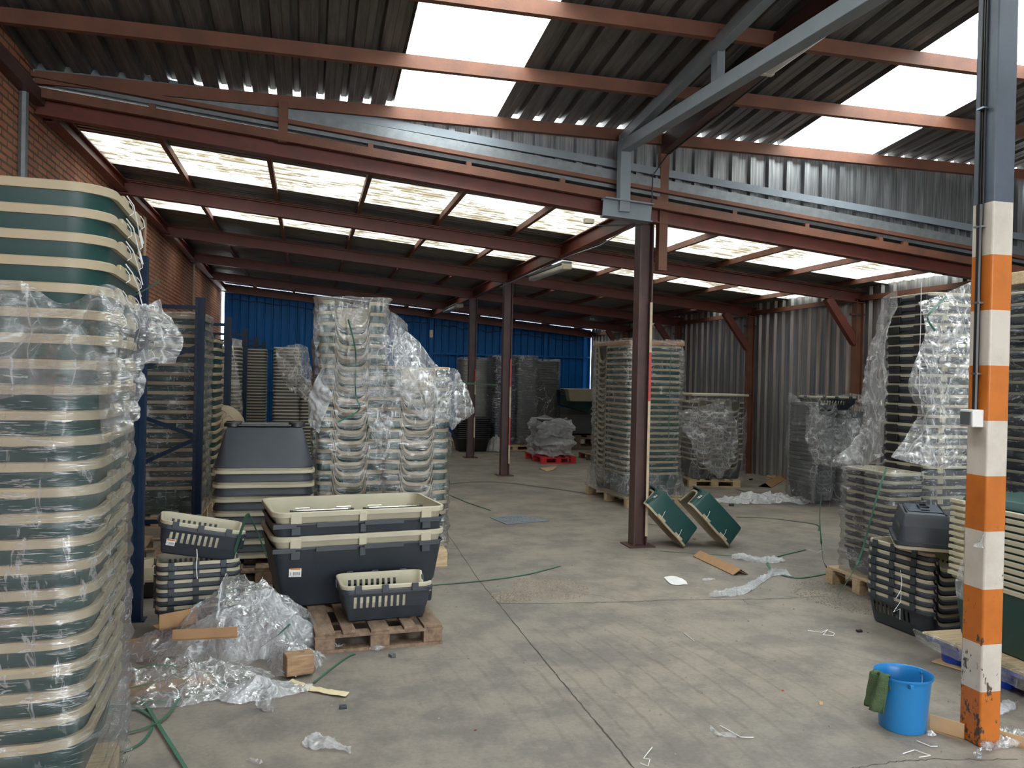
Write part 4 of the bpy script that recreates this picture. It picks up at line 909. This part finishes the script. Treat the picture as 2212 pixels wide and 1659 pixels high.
tag(bpy.data.objects['upturned_tray'], 'dark green tray upturned on the top tub of the blue pallet', 'tray')

# ------------------------------------------------------------------ background stacks
pallet('wooden_pallet', 'wooden pallet under the slim stack before the blue wall', .8, .8, .12, 'palewood', -.22, 13.3, 0)
kM = carrier('nested_carrier', 'dark', 'cream', .40, .56, .18, None, False, False)
place_stack(kM, -.33, 13.3, 0, .12, 34, .0505, 'the taller slim far stack', 'carriers in the slim stacks before the blue wall', kind='dark carrier with cream rim')
place_stack(kM, .07, 13.3, 0, .12, 24, .0505, 'the shorter slim far stack', 'carriers in the slim stacks before the blue wall', kind='dark carrier with cream rim')
sheet('draped_film', [[py(598, 752, 12.9), py(640, 745, 12.9), py(662, 752, 12.9)], [py(605, 800, 12.85), py(650, 790, 12.85), py(674, 800, 12.9)], [py(618, 840, 12.85), py(655, 840, 12.85), py(684, 845, 12.9)], [py(650, 865, 12.85), py(670, 875, 12.85), py(692, 880, 12.9)]], 'filmhazy', 'film draped over the slim stack before the blue wall', 40, 40, .05, 3, seed=91)
place_stack(kM, -1.18, 12.7, 0, .0, 34, .0535, 'the film-hung third rack stack', 'carriers behind the third rack frame', kind='dark carrier with cream rim')
place_stack(kM, -.97, 15.9, 0, .0, 35, .0535, 'the far stack behind the racks', 'carriers far behind the racks', kind='dark carrier with cream rim')
sheet('draped_film', [[py(456, 735, 12.2), py(490, 728, 12.2), py(505, 740, 12.2)], [py(458, 800, 12.15), py(480, 800, 12.1), py(510, 810, 12.1)], [py(450, 870, 12.15), py(485, 870, 12.05), py(522, 860, 12.05)], [py(455, 920, 12.1), py(490, 920, 12.05), py(520, 905, 12.05)]], 'filmhazy', 'long film hanging over the stack behind the third rack frame', 40, 60, .05, 3, seed=92)
sheet('draped_film', [[py(500, 732, 15.4), py(526, 735, 15.4)], [py(504, 800, 15.4), py(524, 800, 15.4)], [py(505, 870, 15.4), py(520, 880, 15.4)]], 'filmwhite', 'pale film around the far stack behind the racks', 24, 40, .04, 3, seed=93)
# beige football shaped toy box
bc = py(480, 922, 11.0)
t = thing('football_toy_box', 'big beige football-shaped box on a stand behind the racking', 'toy box', (bc.x, bc.y, 0), 0)
MB().lathe([(0, -.28), (.10, -.262), (.18, -.215), (.24, -.14), (.275, -.05), (.28, .03), (.26, .11), (.21, .185), (.14, .243), (.07, .272), (0, .28)], 40, (0, 0, bc.z)).obj('ball', 'beige', t, smooth=60)
sm = MB()
for az, el in ((-1.2, .3), (-2.0, .25), (-1.6, -.15), (-.8, -.1), (-2.4, -.2), (-1.6, .65)):
    c = Vector((cos(az)*cos(el), sin(az)*cos(el), sin(el))); a = c.orthogonal().normalized(); b = c.cross(a); ring = [(c + (a*cos(q*2*pi/5) + b*sin(q*2*pi/5))*.30).normalized()*.283 + Vector((0, 0, bc.z)) for q in range(5)]
    sm.tube(ring, .003, 5, closed=True)
sm.obj('seam', 'tan', t)
MB().tube([(-.05, -.29, bc.z-.10), (0, -.31, bc.z-.08), (.05, -.31, bc.z-.02), (.12, -.27, bc.z-.02)], .016, 8).obj('handle', 'grey', t)
MB().lathe([(.0, .12), (.21, .12), (.25, .16), (.26, .42), (.20, bc.z-.22), (0, bc.z-.2)], 32).obj('stand', 'tan', t)
pallet('wooden_pallet', 'pallet under the beige football-shaped box', .8, .8, .12, 'palewood', bc.x, bc.y, 0)
# far group
def simple_tub(name, w, d, h, m, lh=.018):
    t = thing(name, 'tub', 'tub'); tub(w, d, h, .05, .08, .014, lh, .004, None, None, 2, 3).obj('shell', m, t); return t
def tub1(name, w, d, h, m, lh=.018, taper=.05):
    o = tub(w, d, h, taper, .08, .014, lh, .004, None, None, 2, 3).obj(name, m); o['category'] = 'tub'; return o
FG = 'nested tubs in the far wrapped group'
for (nm, m, w, x, y, n, p, wh) in (('nested_tub', 'palegrey', .60, 3.66, 18.5, 31, .055, 'the leftmost stack of the far wrapped group'), ('nested_tub', 'navy', .50, 4.18, 17.75, 32, .055, 'the navy stack of the far wrapped group'),
        ('nested_tub', 'grey', .46, 4.68, 17.8, 32, .055, 'the silvery stack of the far wrapped group'), ('nested_tub', 'black', .60, 5.26, 18.2, 31, .055, 'the black stack of the far wrapped group')):
    kk = tub1(nm, w, .7, .22, m)
    place_stack(kk, x, y, 0, .12, n, p, wh, FG, kind={'palegrey': 'pale grey tub', 'grey': 'grey tub', 'navy': 'navy blue tub', 'black': 'black tub'}[m])
    wrapf('stretch_wrap', w+.05, .76, .08, x, y, 0, .10, .12+.24+n*p-.03, 'filmtight' if m != 'black' else 'film', f'film around {wh}', p, .010, .005, nu=60, nv=90, seed=100+x, top=True)
pallet('wooden_pallet', 'far pallet under the navy and silvery tub stacks', 1.1, .9, .12, 'palewood', 4.42, 17.8, 0)
pallet('wooden_pallet', 'far pallet under the black tub stack', .8, .9, .12, 'palewood', 5.26, 18.25, 0)
pallet('wooden_pallet', 'far pallet under the leftmost far tub stack', .8, .9, .12, 'palewood', 3.6, 18.7, 0)
kk = tub1('black_tub', .74, .66, .30, 'black', .02, .09)
place_stack(kk, 3.42, 17.35, 0, .0, 11, .042, 'the pile behind the far column', 'black tubs behind the far column', kind='black nested tub')
kk = tub1('large_grey_tub', 1.05, .75, .45, 'grey', .03, .06)
place_stack(kk, 6.05, 18.3, 0, .33, 2, .13, 'the big pair by the blue wall corner', 'big grey tubs by the blue wall corner', kind='large grey tub')
pallet('wooden_pallet', 'dark pallet under the big grey tubs in the far corner', 1.1, .8, .30, 'oldwood', 6.05, 18.3, 0)
o = tub(.9, .62, .28, .08, .08, .014, .02).obj('cream_tub', 'cream'); o.location = (6.02, 17.55, 1.10); tag(o, 'cream tub on top of the big grey tubs in the far corner', 'tub')
for i in range(3):
    o = tub(.85, .6, .26, .08, .08, .014, .02).obj('green_tub', 'green'); o.location = (5.85, 17.85, .92 + .035*i); o.rotation_euler = (0, radians(14), 0)
    tag(o, f'tilted dark green tub, {["bottom", "middle", "top"][i]} of three below the cream tub', 'tub', 'tilted green tubs in the far corner')
# red pallet with its film-covered tubs
pallet('red_pallet', 'red painted pallet under a film-covered bundle in mid hall', .70, 1.05, .13, 'redpaint', 4.57, 15.2, radians(2))
kk = tub1('grey_tub', .52, .80, .26, 'dark', .03, .05)
place_stack(kk, 4.55, 15.2, 0, .13, 8, .062, 'the bundle on the red pallet', 'tubs under film on the red pallet', kind='grey tub under hazy film')
wrapf('film_cover', .66, .96, .12, 4.57, 15.18, 0, .14, .93, 'filmwhite', 'hazy film cover over the bundle on the red pallet', .3, .05, .02, grow=.02, nu=80, nv=40, top=True, seed=111, topz=lambda x, y: .90 - .25*abs(x) - .1*abs(y))
pallet('wooden_pallet', 'brown pallet on the floor right of the red one', .7, .9, .12, 'oldwood', 5.72, 15.35, radians(3))

# ------------------------------------------------------------------ floor things
def pile(name, c, rx, ry, rz, h, m, label, amp=.03, freq=5, seed=0, nu=70, nv=50, peak=(0, 0), sharp=1.0):
    off = Vector((seed*3.3, seed*1.7, seed)); Rm = Matrix.Rotation(rz, 2)
    vs = []
    def P(u, v):
        a = 2*pi*u; r = v; x, y = cos(a)*r, sin(a)*r
        edge = 1 + .28*noise.noise(Vector((cos(a)*1.6, sin(a)*1.6, seed*2.1))) + .10*noise.noise(Vector((cos(a)*6, sin(a)*6, seed)))
        qx, qy = x*rx*edge + peak[0]*(1-r)*rx, y*ry*edge + peak[1]*(1-r)*ry
        q = Vector((qx, qy, 0)) + off
        z = h*max(0, 1-r**1.6)**.8*(.72 + .5*noise.noise(q*3.2)) + amp*(.35 + .65*(1-r))*(.5 + ridged(q, freq)*.5)
        d = Rm @ Vector((qx + amp*.6*noise.noise(q*freq*1.3), qy + amp*.6*noise.noise(q*freq*1.3 + off)))
        return Vector((c[0] + d.x, c[1] + d.y, max(.003, z)))
    return tag(MB().grid(P, nu, nv, wrapu=True).obj(name, m, smooth=180), label, 'plastic film')
pile('film_pile', (-.42, 4.93), .50, .30, 0, .44, 'filmhazy', 'big heap of crumpled clear film between the rack and the grey kennels', .09, 4.0, 1, 200, 90, (.25, .1))
pile('film_pile', (-.38, 4.90), .42, .24, 0, .32, 'filmwhite', 'inner folds of the big film heap by the rack', .08, 5, 2, 110, 50, (.2, .1))
pile('film_pile', (-.58, 4.36), .48, .20, radians(6), .13, 'filmhazy', 'low flattened heap of film behind the cardboard strip in front', .05, 6, 3, 130, 50)
pile('film_pile', (-.19, 4.22), .22, .10, radians(12), .06, 'filmwhite', 'white bunched film in front of the wooden block', .05, 8, 4, 90, 36)
pile('film_pile', (-.05, 4.60), .17, .20, radians(10), .17, 'filmhazy', 'film bunched around the wooden block beside the old pallet', .06, 6, 5, 90, 40)
pile('film_pile', gp(1660, 1086), .85, .22, radians(-8), .08, 'filmwhite', 'long white crumpled film lying before the right wall', .10, 4, 6, 130, 40)
pile('film_pile', (3.98, 17.2), .22, .25, 0, .42, 'filmwhite', 'white film heap between the black tubs and navy stack', .10, 4, 7, 60, 30)
# smaller scraps
def scrap(pxs, m, label, amp, freq, seed, nu=30, nv=14, name='film_scrap', zt=.02, cat='plastic film'):
    rows = []
    for j, rw in enumerate(pxs): rows.append([gp(x, y, zt if 0 < j < len(pxs)-1 or len(pxs) == 2 and j else .006) for x, y in rw])
    return sheet(name, rows, m, label, nu, nv, amp, freq, cat, seed=seed, floor_clip=.003)
scrap([[(1524, 1292), (1570, 1290), (1620, 1278), (1665, 1245), (1712, 1246)], [(1535, 1284), (1575, 1278), (1615, 1262), (1660, 1238), (1700, 1232)], [(1545, 1278), (1585, 1268), (1625, 1258), (1665, 1232), (1690, 1228)]], 'filmwhite', 'white twisted film strip on the floor below the cardboard strip', .014, 9, 1, 50, 16, zt=.03)
scrap([[(1580, 1206), (1620, 1212), (1660, 1216), (1702, 1212)], [(1582, 1198), (1625, 1200), (1665, 1204), (1700, 1209)]], 'filmwhite', 'greyish crumpled film scrap behind the cardboard strip', .016, 10, 2)
scrap([[(650, 1610), (700, 1620), (760, 1624)], [(652, 1600), (700, 1598), (758, 1618)], [(660, 1590), (690, 1588), (740, 1606)]], 'filmwhite', 'greyish film scrap on the floor at the bottom left of centre', .012, 12, 3)
scrap([[(555, 1530), (575, 1535), (596, 1532)], [(553, 1515), (575, 1515), (596, 1515)], [(575, 1500), (585, 1497), (598, 1495)]], 'filmhazy', 'small clear film scrap below the film pile', .02, 14, 4, 24, 24, zt=.04)
scrap([[(530, 1640), (555, 1648), (572, 1644)], [(532, 1632), (555, 1634), (570, 1638)]], 'filmhazy', 'small grey film flake on the floor at the bottom left', .01, 14, 5, 20, 10)
scrap([[(2108, 1634), (2150, 1622), (2212, 1612)], [(2120, 1625), (2160, 1600), (2230, 1590)], [(2150, 1580), (2180, 1575), (2230, 1572)]], 'filmhazy', 'clear glossy film lying beside the foot of the striped column', .018, 9, 6, 50, 30, zt=.03)
scrap([[(2150, 1540), (2170, 1542), (2190, 1525)], [(2155, 1532), (2175, 1528), (2198, 1518)], [(2165, 1526), (2180, 1520), (2200, 1513)]], 'filmwhite', 'small film twist on the floor right of the striped column', .016, 14, 7, 24, 20)
pile('film_ball', gp(2010, 1588), .022, .02, 0, .04, 'filmwhite', 'tiny crumpled film ball beside the blue bucket', .012, 18, 8, 20, 12)
scrap([[(700, 1404), (760, 1402), (820, 1408)], [(700, 1396), (750, 1392), (840, 1400)]], 'filmhazy', 'film strip trailing under the old pallet', .016, 9, 9)
scrap([[(1434, 1247), (1452, 1262), (1486, 1262)], [(1438, 1245), (1462, 1246), (1482, 1256)]], 'paper', 'white sheet of paper on the floor in mid hall', .004, 9, 10, 14, 10, 'paper_sheet', .008, 'paper')
scrap([[(622, 1476), (650, 1487), (700, 1499), (745, 1506)], [(632, 1468), (660, 1477), (700, 1487), (754, 1496)]], 'yellowpaper', 'torn cream paper strip on the floor in front of the film pile', .006, 8, 11, 30, 8, 'paper_strip', .012, 'paper')
scrap([[(1530, 1575), (1548, 1588), (1590, 1593)], [(1532, 1560), (1552, 1578), (1592, 1583)]], 'filmwhite', 'crumpled cream film scrap on the floor bottom right of centre', .010, 13, 12, 24, 12)
scrap([[(1516, 1254), (1532, 1254), (1546, 1252)], [(1518, 1250), (1532, 1249), (1545, 1249)]], 'filmwhite', 'little grey scrap beside the white paper sheet', .008, 16, 13, 16, 8)
for k, (x, y, m, s, lb, cat) in enumerate(((741, 1530, 'dark', .035, 'small black plastic clip on the floor in front of the cream paper strip', 'clip'), (1773, 1521, 'cardlight', .025, 'tiny tan chip on the floor left of the bucket', 'scrap'), (847, 1419, 'grey', .04, 'dark stone chip in front of the old pallet', 'scrap'),
        (1856, 1365, 'black', .035, 'small black clip left of the carrier stack', 'clip'), (1027, 1578, 'red', .012, 'tiny dark speck near the floor joint', 'scrap'), (1691, 1492, 'redpaint', .012, 'tiny red chip on the floor', 'scrap'), (1580, 1093, 'black', .06, 'black clip lying behind the tipped shells', 'clip'), (1622, 1037, 'black', .06, 'black clip on the floor near the right wall', 'clip'),
        (1290, 1002, 'black', .16, 'black strip near the brown pallet', 'clip'), (1500, 1165, 'card', .03, 'tiny brown scrap beneath the tipped shells', 'scrap'))):
    p = gp(x, y); mb = MB(); mb.box((p.x, p.y, s*.2), (s, s*.7, s*.4), rz=k); mb.box((p.x+s*.3, p.y, s*.35), (s*.3, s*.3, s*.3), rz=k*1.3)
    tag(mb.obj('floor_scrap', m, bevel=.002), lb, cat)
for pts_, lb in (([(1383, 1648), (1400, 1655), (1404, 1640), (1390, 1638), (1409, 1614)], 'bent white cable tie on the floor at the bottom'), ([(1745, 1362), (1775, 1366), (1788, 1360), (1778, 1371), (1800, 1373), (1803, 1368), (1790, 1363)], 'bent white cable tie left of the carrier stack'),
        ([(1478, 1367), (1490, 1377), (1500, 1385)], 'short white cable tie in the middle of the floor'), ([(1555, 1567), (1600, 1592), (1628, 1593)], 'thin white cord by the cream film scrap'), ([(1950, 1628), (1975, 1620), (2010, 1632), (1985, 1636)], 'thin white wire in front of the bucket'), ([(1980, 1600), (2010, 1612), (2025, 1612)], 'thin grey wire at the foot of the bucket'),
        ([(1740, 1186), (1765, 1192), (1780, 1188), (1762, 1196)], 'white tie on the floor near the green strap loop')):
    tag(MB().tube([gp(x, y, .006) for x, y in pts_], .0022, 6).obj('cable_tie', 'string'), lb, 'cable tie')
# cardboard edge strips and boards
def angle_strip(a, b, lab, w=.075, m='card', tilt=radians(35), z=0):
    a = Vector(a); b = Vector(b); d = (b-a).normalized(); s = Vector((-d.y, d.x, 0)); t = .006; mb = MB()
    mid = lambda p: p
    for sg in (-1, 1):
        vs = []
        for p in (a, b):
            top = p + Vector((0, 0, w*sin(tilt) + z)); low = p + s*sg*w*cos(tilt) + Vector((0, 0, z+.003))
            vs += [top, low, low + Vector((0, 0, t)), top + Vector((0, 0, t))]
        mb.add(vs, [(0, 1, 2, 3), (4, 7, 6, 5), (0, 4, 5, 1), (1, 5, 6, 2), (2, 6, 7, 3), (3, 7, 4, 0)])
    return tag(mb.obj('cardboard_edge_strip', m, smooth=0), lab, 'cardboard')
angle_strip(gp(1512, 1202), gp(1600, 1243), 'cardboard edge strip lying like a roof below the tipped shells', .085)
angle_strip(gp(1665, 1030), gp(1722, 1042), 'cardboard edge strip close to the right wall', .12)
angle_strip(gp(1652, 1053), gp(1686, 1034), 'shorter cardboard strip leaning on the one by the right wall', .12)
def board(a, b, h, lab, m='card', t=.006, lean=0):
    a = Vector(a); b = Vector(b); d = (b-a).normalized(); s = Vector((-d.y, d.x, 0)); L_ = (b-a).length
    mb = MB(); vs = []
    for p in (a, b):
        for q in (0, 1):
            for zz in (0, 1): vs.append(p + s*(q*t + zz*lean) + Vector((0, 0, zz*h + (a.z if False else 0))))
    mb.add(vs, [(0, 1, 3, 2), (4, 6, 7, 5), (0, 4, 5, 1), (2, 3, 7, 6), (0, 2, 6, 4), (1, 5, 7, 3)])
    mb.add([(a.x, a.y, a.z+.003), (b.x, b.y, b.z+.003), (b.x+s.x*h, b.y+s.y*h, b.z+.003), (a.x+s.x*h, a.y+s.y*h, a.z+.003), (a.x, a.y, a.z+.008), (b.x, b.y, b.z+.008), (b.x+s.x*h, b.y+s.y*h, b.z+.008), (a.x+s.x*h, a.y+s.y*h, a.z+.008)], [(0, 3, 2, 1), (4, 5, 6, 7), (0, 1, 5, 4), (1, 2, 6, 5), (2, 3, 7, 6), (3, 0, 4, 7)])
    return tag(mb.obj('cardboard_strip', m, smooth=0), lab, 'cardboard')
board(gp(236, 1512), gp(458, 1478), .065, 'long brown cardboard strip standing in front of the low film heap')
board(gp(372, 1385, .16), gp(512, 1378, .16), .06, 'brown cardboard strip poking out of the big film heap')
board(gp(344, 1362, .17), gp(425, 1345, .17), .085, 'cardboard piece under film on the big heap')
board(gp(262, 1405), gp(340, 1388), .05, 'cardboard strip on the floor at the foot of the nearest rack frame')
board(gp(2008, 1578), gp(2082, 1600), .075, 'cardboard strip standing between the bucket and the striped column', 'cardlight')
board(gp(2150, 1600), gp(2230, 1622), .05, 'cardboard strip under film right of the striped column', 'cardlight')
vv = [gp(2012, 1430, .004), gp(2040, 1420, .004), gp(2110, 1446, .004), gp(2100, 1456, .004)]
tag(MB().add(vv + [v + Vector((0, 0, .006)) for v in vv], [(0, 1, 2, 3), (4, 7, 6, 5), (0, 4, 5, 1), (1, 5, 6, 2), (2, 6, 7, 3), (3, 7, 4, 0)]).obj('cardboard_sheet', 'cardlight', smooth=0), 'flat cardboard sheet at the corner of the blue pallet', 'cardboard')
vv = [gp(1165, 1012, .004), gp(1205, 1008, .004), gp(1195, 1016, .004), gp(1180, 1019, .004)]
tag(MB().add(vv + [v + Vector((0, 0, .01)) for v in vv], [(0, 1, 2, 3), (4, 7, 6, 5), (0, 4, 5, 1), (1, 5, 6, 2), (2, 6, 7, 3), (3, 7, 4, 0)]).obj('cardboard_sheet', 'cardlight', smooth=0), 'cardboard scrap in front of the red pallet', 'cardboard')
# wooden block in the film
bp = gp(640, 1462); t = thing('wooden_block', 'rough wooden block with a hole in its end, wrapped in film', 'wood block', (bp.x+.01, bp.y+.02, .012), radians(14))
MB().box((0, 0, .055), (.145, .10, .105)).obj('block', 'wood', t, bevel=.006)
MB().lathe([(0, .1078), (.016, .1078)], 16, (.02, .01, 0)).obj('knot_hole', 'oldwood', t)
# steel plate in the floor
q = [gp(1059, 1119), gp(1122, 1113), gp(1186, 1126), gp(1095, 1134)]
t = thing('floor_plate', 'grey steel tread plate lying on the floor before the columns', 'metal plate', (0, 0, 0))
MB().add([v + Vector((0, 0, .002)) for v in q] + [v + Vector((0, 0, .008)) for v in q], [(0, 1, 2, 3), (4, 7, 6, 5), (0, 4, 5, 1), (1, 5, 6, 2), (2, 6, 7, 3), (3, 7, 4, 0)]).obj('plate', 'greysteel', t, smooth=0)
st = MB()
for i in range(1, 9):
    for j in range(1, 6):
        p = (q[0]*(1-i/9) + q[1]*(i/9))*(1-j/6) + (q[3]*(1-i/9) + q[2]*(i/9))*(j/6); st.box((p.x, p.y, .0095), (.03, .012, .003), rz=.8 if (i+j) % 2 else -.8)
st.obj('tread_studs', 'steelwire', t)['kind'] = 'stuff'
# floor joints and cracks
M['crack'] = mat('dark_joint_filler', (.075, .065, .055), .9)
def crack(pxs, w, jit=.006):
    pts = [gp(x, y, .0015) for x, y in pxs]; out = []
    for i in range(len(pts)-1):
        for k in range(14):
            p = pts[i].lerp(pts[i+1], k/14); out.append(p + Vector((R.uniform(-jit, jit), R.uniform(-jit, jit), 0)))
    vs = []; 
    for i, p in enumerate(out):
        d = (out[min(i+1, len(out)-1)] - out[max(i-1, 0)]).normalized(); s = Vector((-d.y, d.x, 0)); ww = w*R.uniform(.5, 1.1); vs += [p - s*ww/2, p + s*ww/2]
    o = MB().add(vs, [(2*i, 2*i+1, 2*i+3, 2*i+2) for i in range(len(out)-1)]).obj('trim_8', 'crack', smooth=0); o['kind'] = 'structure'
crack([(962, 1146), (1035, 1254), (1090, 1320), (1211, 1469), (1290, 1562), (1365, 1653), (1420, 1720)], .008, .003)
crack([(1070, 1303), (1150, 1304), (1250, 1302), (1353, 1300), (1440, 1296), (1655, 1294), (1790, 1288)], .008, .010)
crack([(995, 1201), (1180, 1199), (1377, 1194)], .004, .004)
crack([(1230, 1278), (1290, 1286), (1353, 1301)], .005, .01)
crack([(1840, 1659), (1930, 1645), (2010, 1640), (2212, 1640)], .005, .008)
crack([(1605, 1294), (1615, 1305), (1650, 1312)], .004, .008)
# crumbs of rubble
def rubble(c, rx, ry, n, lab, seed):
    rr = random.Random(seed); mb = MB()
    for i in range(n):
        a = rr.uniform(0, 2*pi); q = rr.random()**.6; x = c[0] + cos(a)*q*rx; y = c[1] + sin(a)*q*ry; s = rr.uniform(.002, .009)
        mb.add([(x-s, y-s, .001), (x+s, y-s*.6, .001), (x, y+s, .001), (x+rr.uniform(-s, s)*.5, y, s*.9)], [(0, 1, 3), (1, 2, 3), (2, 0, 3)])
    tag(mb.obj('rubble', 'rubble', smooth=0), lab, 'rubble', kind='stuff')
rubble(gp(1185, 1270), .30, .35, 1300, 'patch of sawdust crumbs beside the long floor joint', 1); rubble(gp(1105, 1290), .16, .16, 700, 'darker crumb patch touching the long floor joint', 2)
rubble(gp(1830, 1290), .36, .48, 1500, 'patch of gravelly crumbs in front of the carrier stack', 3)
rubble((2.2, 4.6), 2.2, 2.2, 240, 'scattered specks over the open floor', 4)
rubble(gp(1740, 1040), .9, 1.6, 500, 'crumbs and litter along the foot of the right wall', 5)
# straps lying and hanging
SG = 'green packing straps on the floor'
def fstrap(pxs, lab, w=.014, z=.006, g=SG, **k): return ribbon('packing_strap', [gp(p[0], p[1], p[2] if len(p) > 2 else z) for p in pxs], 'strap', lab, w, group=g, **k)
fstrap([(225, 1540), (292, 1517), (384, 1512), (470, 1487), (485, 1472)], 'green strap loop crossing the floor in front of the low film heap')
fstrap([(231, 1590), (301, 1576), (353, 1552, .02), (384, 1512, .03), (405, 1460, .04)], 'green strap curving up to the cardboard strip', z=.012)
fstrap([(252, 1628), (301, 1607), (325, 1580), (334, 1555)], 'green strap curl beside the corner of the front pallet', z=.01)
fstrap([(306, 1503), (338, 1558), (372, 1612), (405, 1665)], 'straight green strap running to the bottom edge', .016, .014)
fstrap([(226, 1529), (270, 1528), (301, 1532), (332, 1552)], 'bent green strap end near the foreground stack', z=.01)
fstrap([(255, 1452, .10), (323, 1438, .13), (372, 1438, .13), (404, 1454, .07)], 'dark green strap lying over the low film heap')
fstrap([(246, 1495, .075), (353, 1470, .078), (420, 1458, .075), (472, 1452, .06)], 'green strap lying along the top of the cardboard strip')
fstrap([(678, 1475), (715, 1445), (752, 1418), (768, 1412)], 'short green strap in front of the old pallet', .013)
fstrap([(560, 1400, .12), (600, 1372, .2), (626, 1348, .24)], 'green strap poking out of the film near the block')
fstrap([(930, 1264), (1000, 1258), (1060, 1252), (1140, 1240), (1210, 1222)], 'long green strap across the floor joint', .02)
fstrap([(962, 1046), (1010, 1041), (1080, 1041), (1160, 1050), (1290, 1068)], 'dark green strap curving across the mid floor', .03, .01)
fstrap([(970, 1068), (1010, 1085), (1060, 1102)], 'thin green strap behind the steel plate', .02)
fstrap([(1590, 1117), (1650, 1118), (1720, 1126), (1766, 1134), (1768, 1146)], 'green strap on the sandy floor right of the tipped shells', .02)
fstrap([(1390, 1130), (1402, 1132), (1420, 1134)], 'green strap end by the foot of the middle column', .02)
fstrap([(1425, 1190), (1500, 1195), (1580, 1200)], 'faint green strap in front of the tipped shells', .012)
fstrap([(1830, 1228), (1740, 1247), (1690, 1242), (1660, 1222), (1670, 1205), (1740, 1187)], 'green strap loop on the floor left of the right stacks', .02)
fstrap([(1590, 1056), (1620, 1064), (1670, 1070)], 'green strap behind the white film', .02)
ribbon('packing_strap', [gp(1806, 1249), gp(1806, 1249) + Vector((-.1, .02, .12)), py(1775, 1180, 5.7), py(1771, 1120, 5.8), py(1774, 1066, 5.9)], 'strap', 'dark green strap end standing up from the floor left of the right stacks', .016, tilt=1.2)
ribbon('packing_strap', [py(1915, 1010, 4.95), py(1895, 1070, 4.93), py(1868, 1170, 4.85), py(1845, 1230, 4.8), gp(1808, 1290, .01)], 'strap', 'green strap hanging from the right stacks down to the floor', .016, tilt=1.3)
ribbon('packing_strap', [py(2045, 640, 4.9), py(2010, 675, 4.88), py(2004, 690, 4.9), py(2020, 715, 4.9)], 'strap', 'pale green strap bent at the top of the tallest right stack', .014, tilt=1.0)
ribbon('packing_strap', [gp(500, 1215, .42), py(530, 1120, 5.1), py(540, 1117, 5.1), py(560, 1160, 5.1), py(577, 1205, 5.1)], 'strap', 'green strap arching above the film heap beside the grey kennels', .016, tilt=.6)
# bucket with cloth
bc = gp(1955, 1582) + Vector((0, .02, 0)); bc = Vector((2.735, 3.262, 0))
t = thing('bucket', 'blue plastic bucket with wire handle beside the striped column', 'bucket', (bc.x, bc.y, 0), 0); t.scale = (.93, .93, .96)
MB().lathe([(0, .012), (.103, .012), (.105, .0), (.109, .002), (.128, .235), (.134, .262), (.139, .266), (.140, .258), (.137, .252), (.1335, .256), (.127, .235), (.106, .016), (0, .016)], 56).obj('body', 'bucket', t, smooth=50)
hp = [(.137*cos(a), .137*sin(a), .243) for a in (radians(-115), radians(12))]
a0, a1 = Vector(hp[0]), Vector(hp[1]); outw = ((a0+a1)/2).normalized()
arc = []
for i in range(17):
    s = i/16; p = a0.lerp(a1, s); arc.append(p + outw*(.085*sin(pi*s)) + Vector((0, 0, -.10*sin(pi*s))))
MB().tube(arc, .0022, 6).obj('handle', 'steelwire', t)
for p in (a0, a1): MB().box(p*1.0, (.02, .02, .02)).obj('handle_lug', 'bucket', t, bevel=.003)
ang = radians(186)
def clothP(u, v):
    a = ang + (u-.5)*.62; s = v*.27
    if s < .06: r_, z_ = .118 - .0, .252 - (.06 - s)
    elif s < .10: r_, z_ = .118 + (s-.06)*.65, .262
    else: r_, z_ = .144 + .22*(s-.10) + .012*sin(u*9 + v*3), .258 - (s-.10)*.93
    z_ += .006*noise.noise(Vector((u*6, v*6, 3))); r_ += .005*noise.noise(Vector((u*5, v*7, 1)))
    return Vector((bc.x + cos(a)*r_, bc.y + sin(a)*r_, z_))
tag(MB().grid(clothP, 18, 30).obj('rag', 'cloth', smooth=180, solid=.005), 'green rag hanging over the rim of the blue bucket', 'rag')
# film caught on the striped column
sheet('film_scrap', [[py(2148, 985, 3.02), py(2165, 1000, 3.05)], [py(2150, 1060, 3.02), py(2170, 1080, 3.05)], [py(2148, 1130, 3.0), py(2166, 1150, 3.04)], [py(2100, 1180, 2.99), py(2140, 1190, 3.0)]], 'filmhazy', 'torn film stuck along the right edge of the striped column', 20, 50, .012, 8, seed=121)
sheet('film_scrap', [[py(2082, 1200, 3.2), py(2100, 1220, 3.15)], [py(2062, 1250, 3.25), py(2085, 1250, 3.2)], [py(2066, 1292, 3.25), py(2085, 1300, 3.2)]], 'filmhazy', 'dusty film flap sticking out left of the striped column', 20, 30, .010, 7, seed=122)
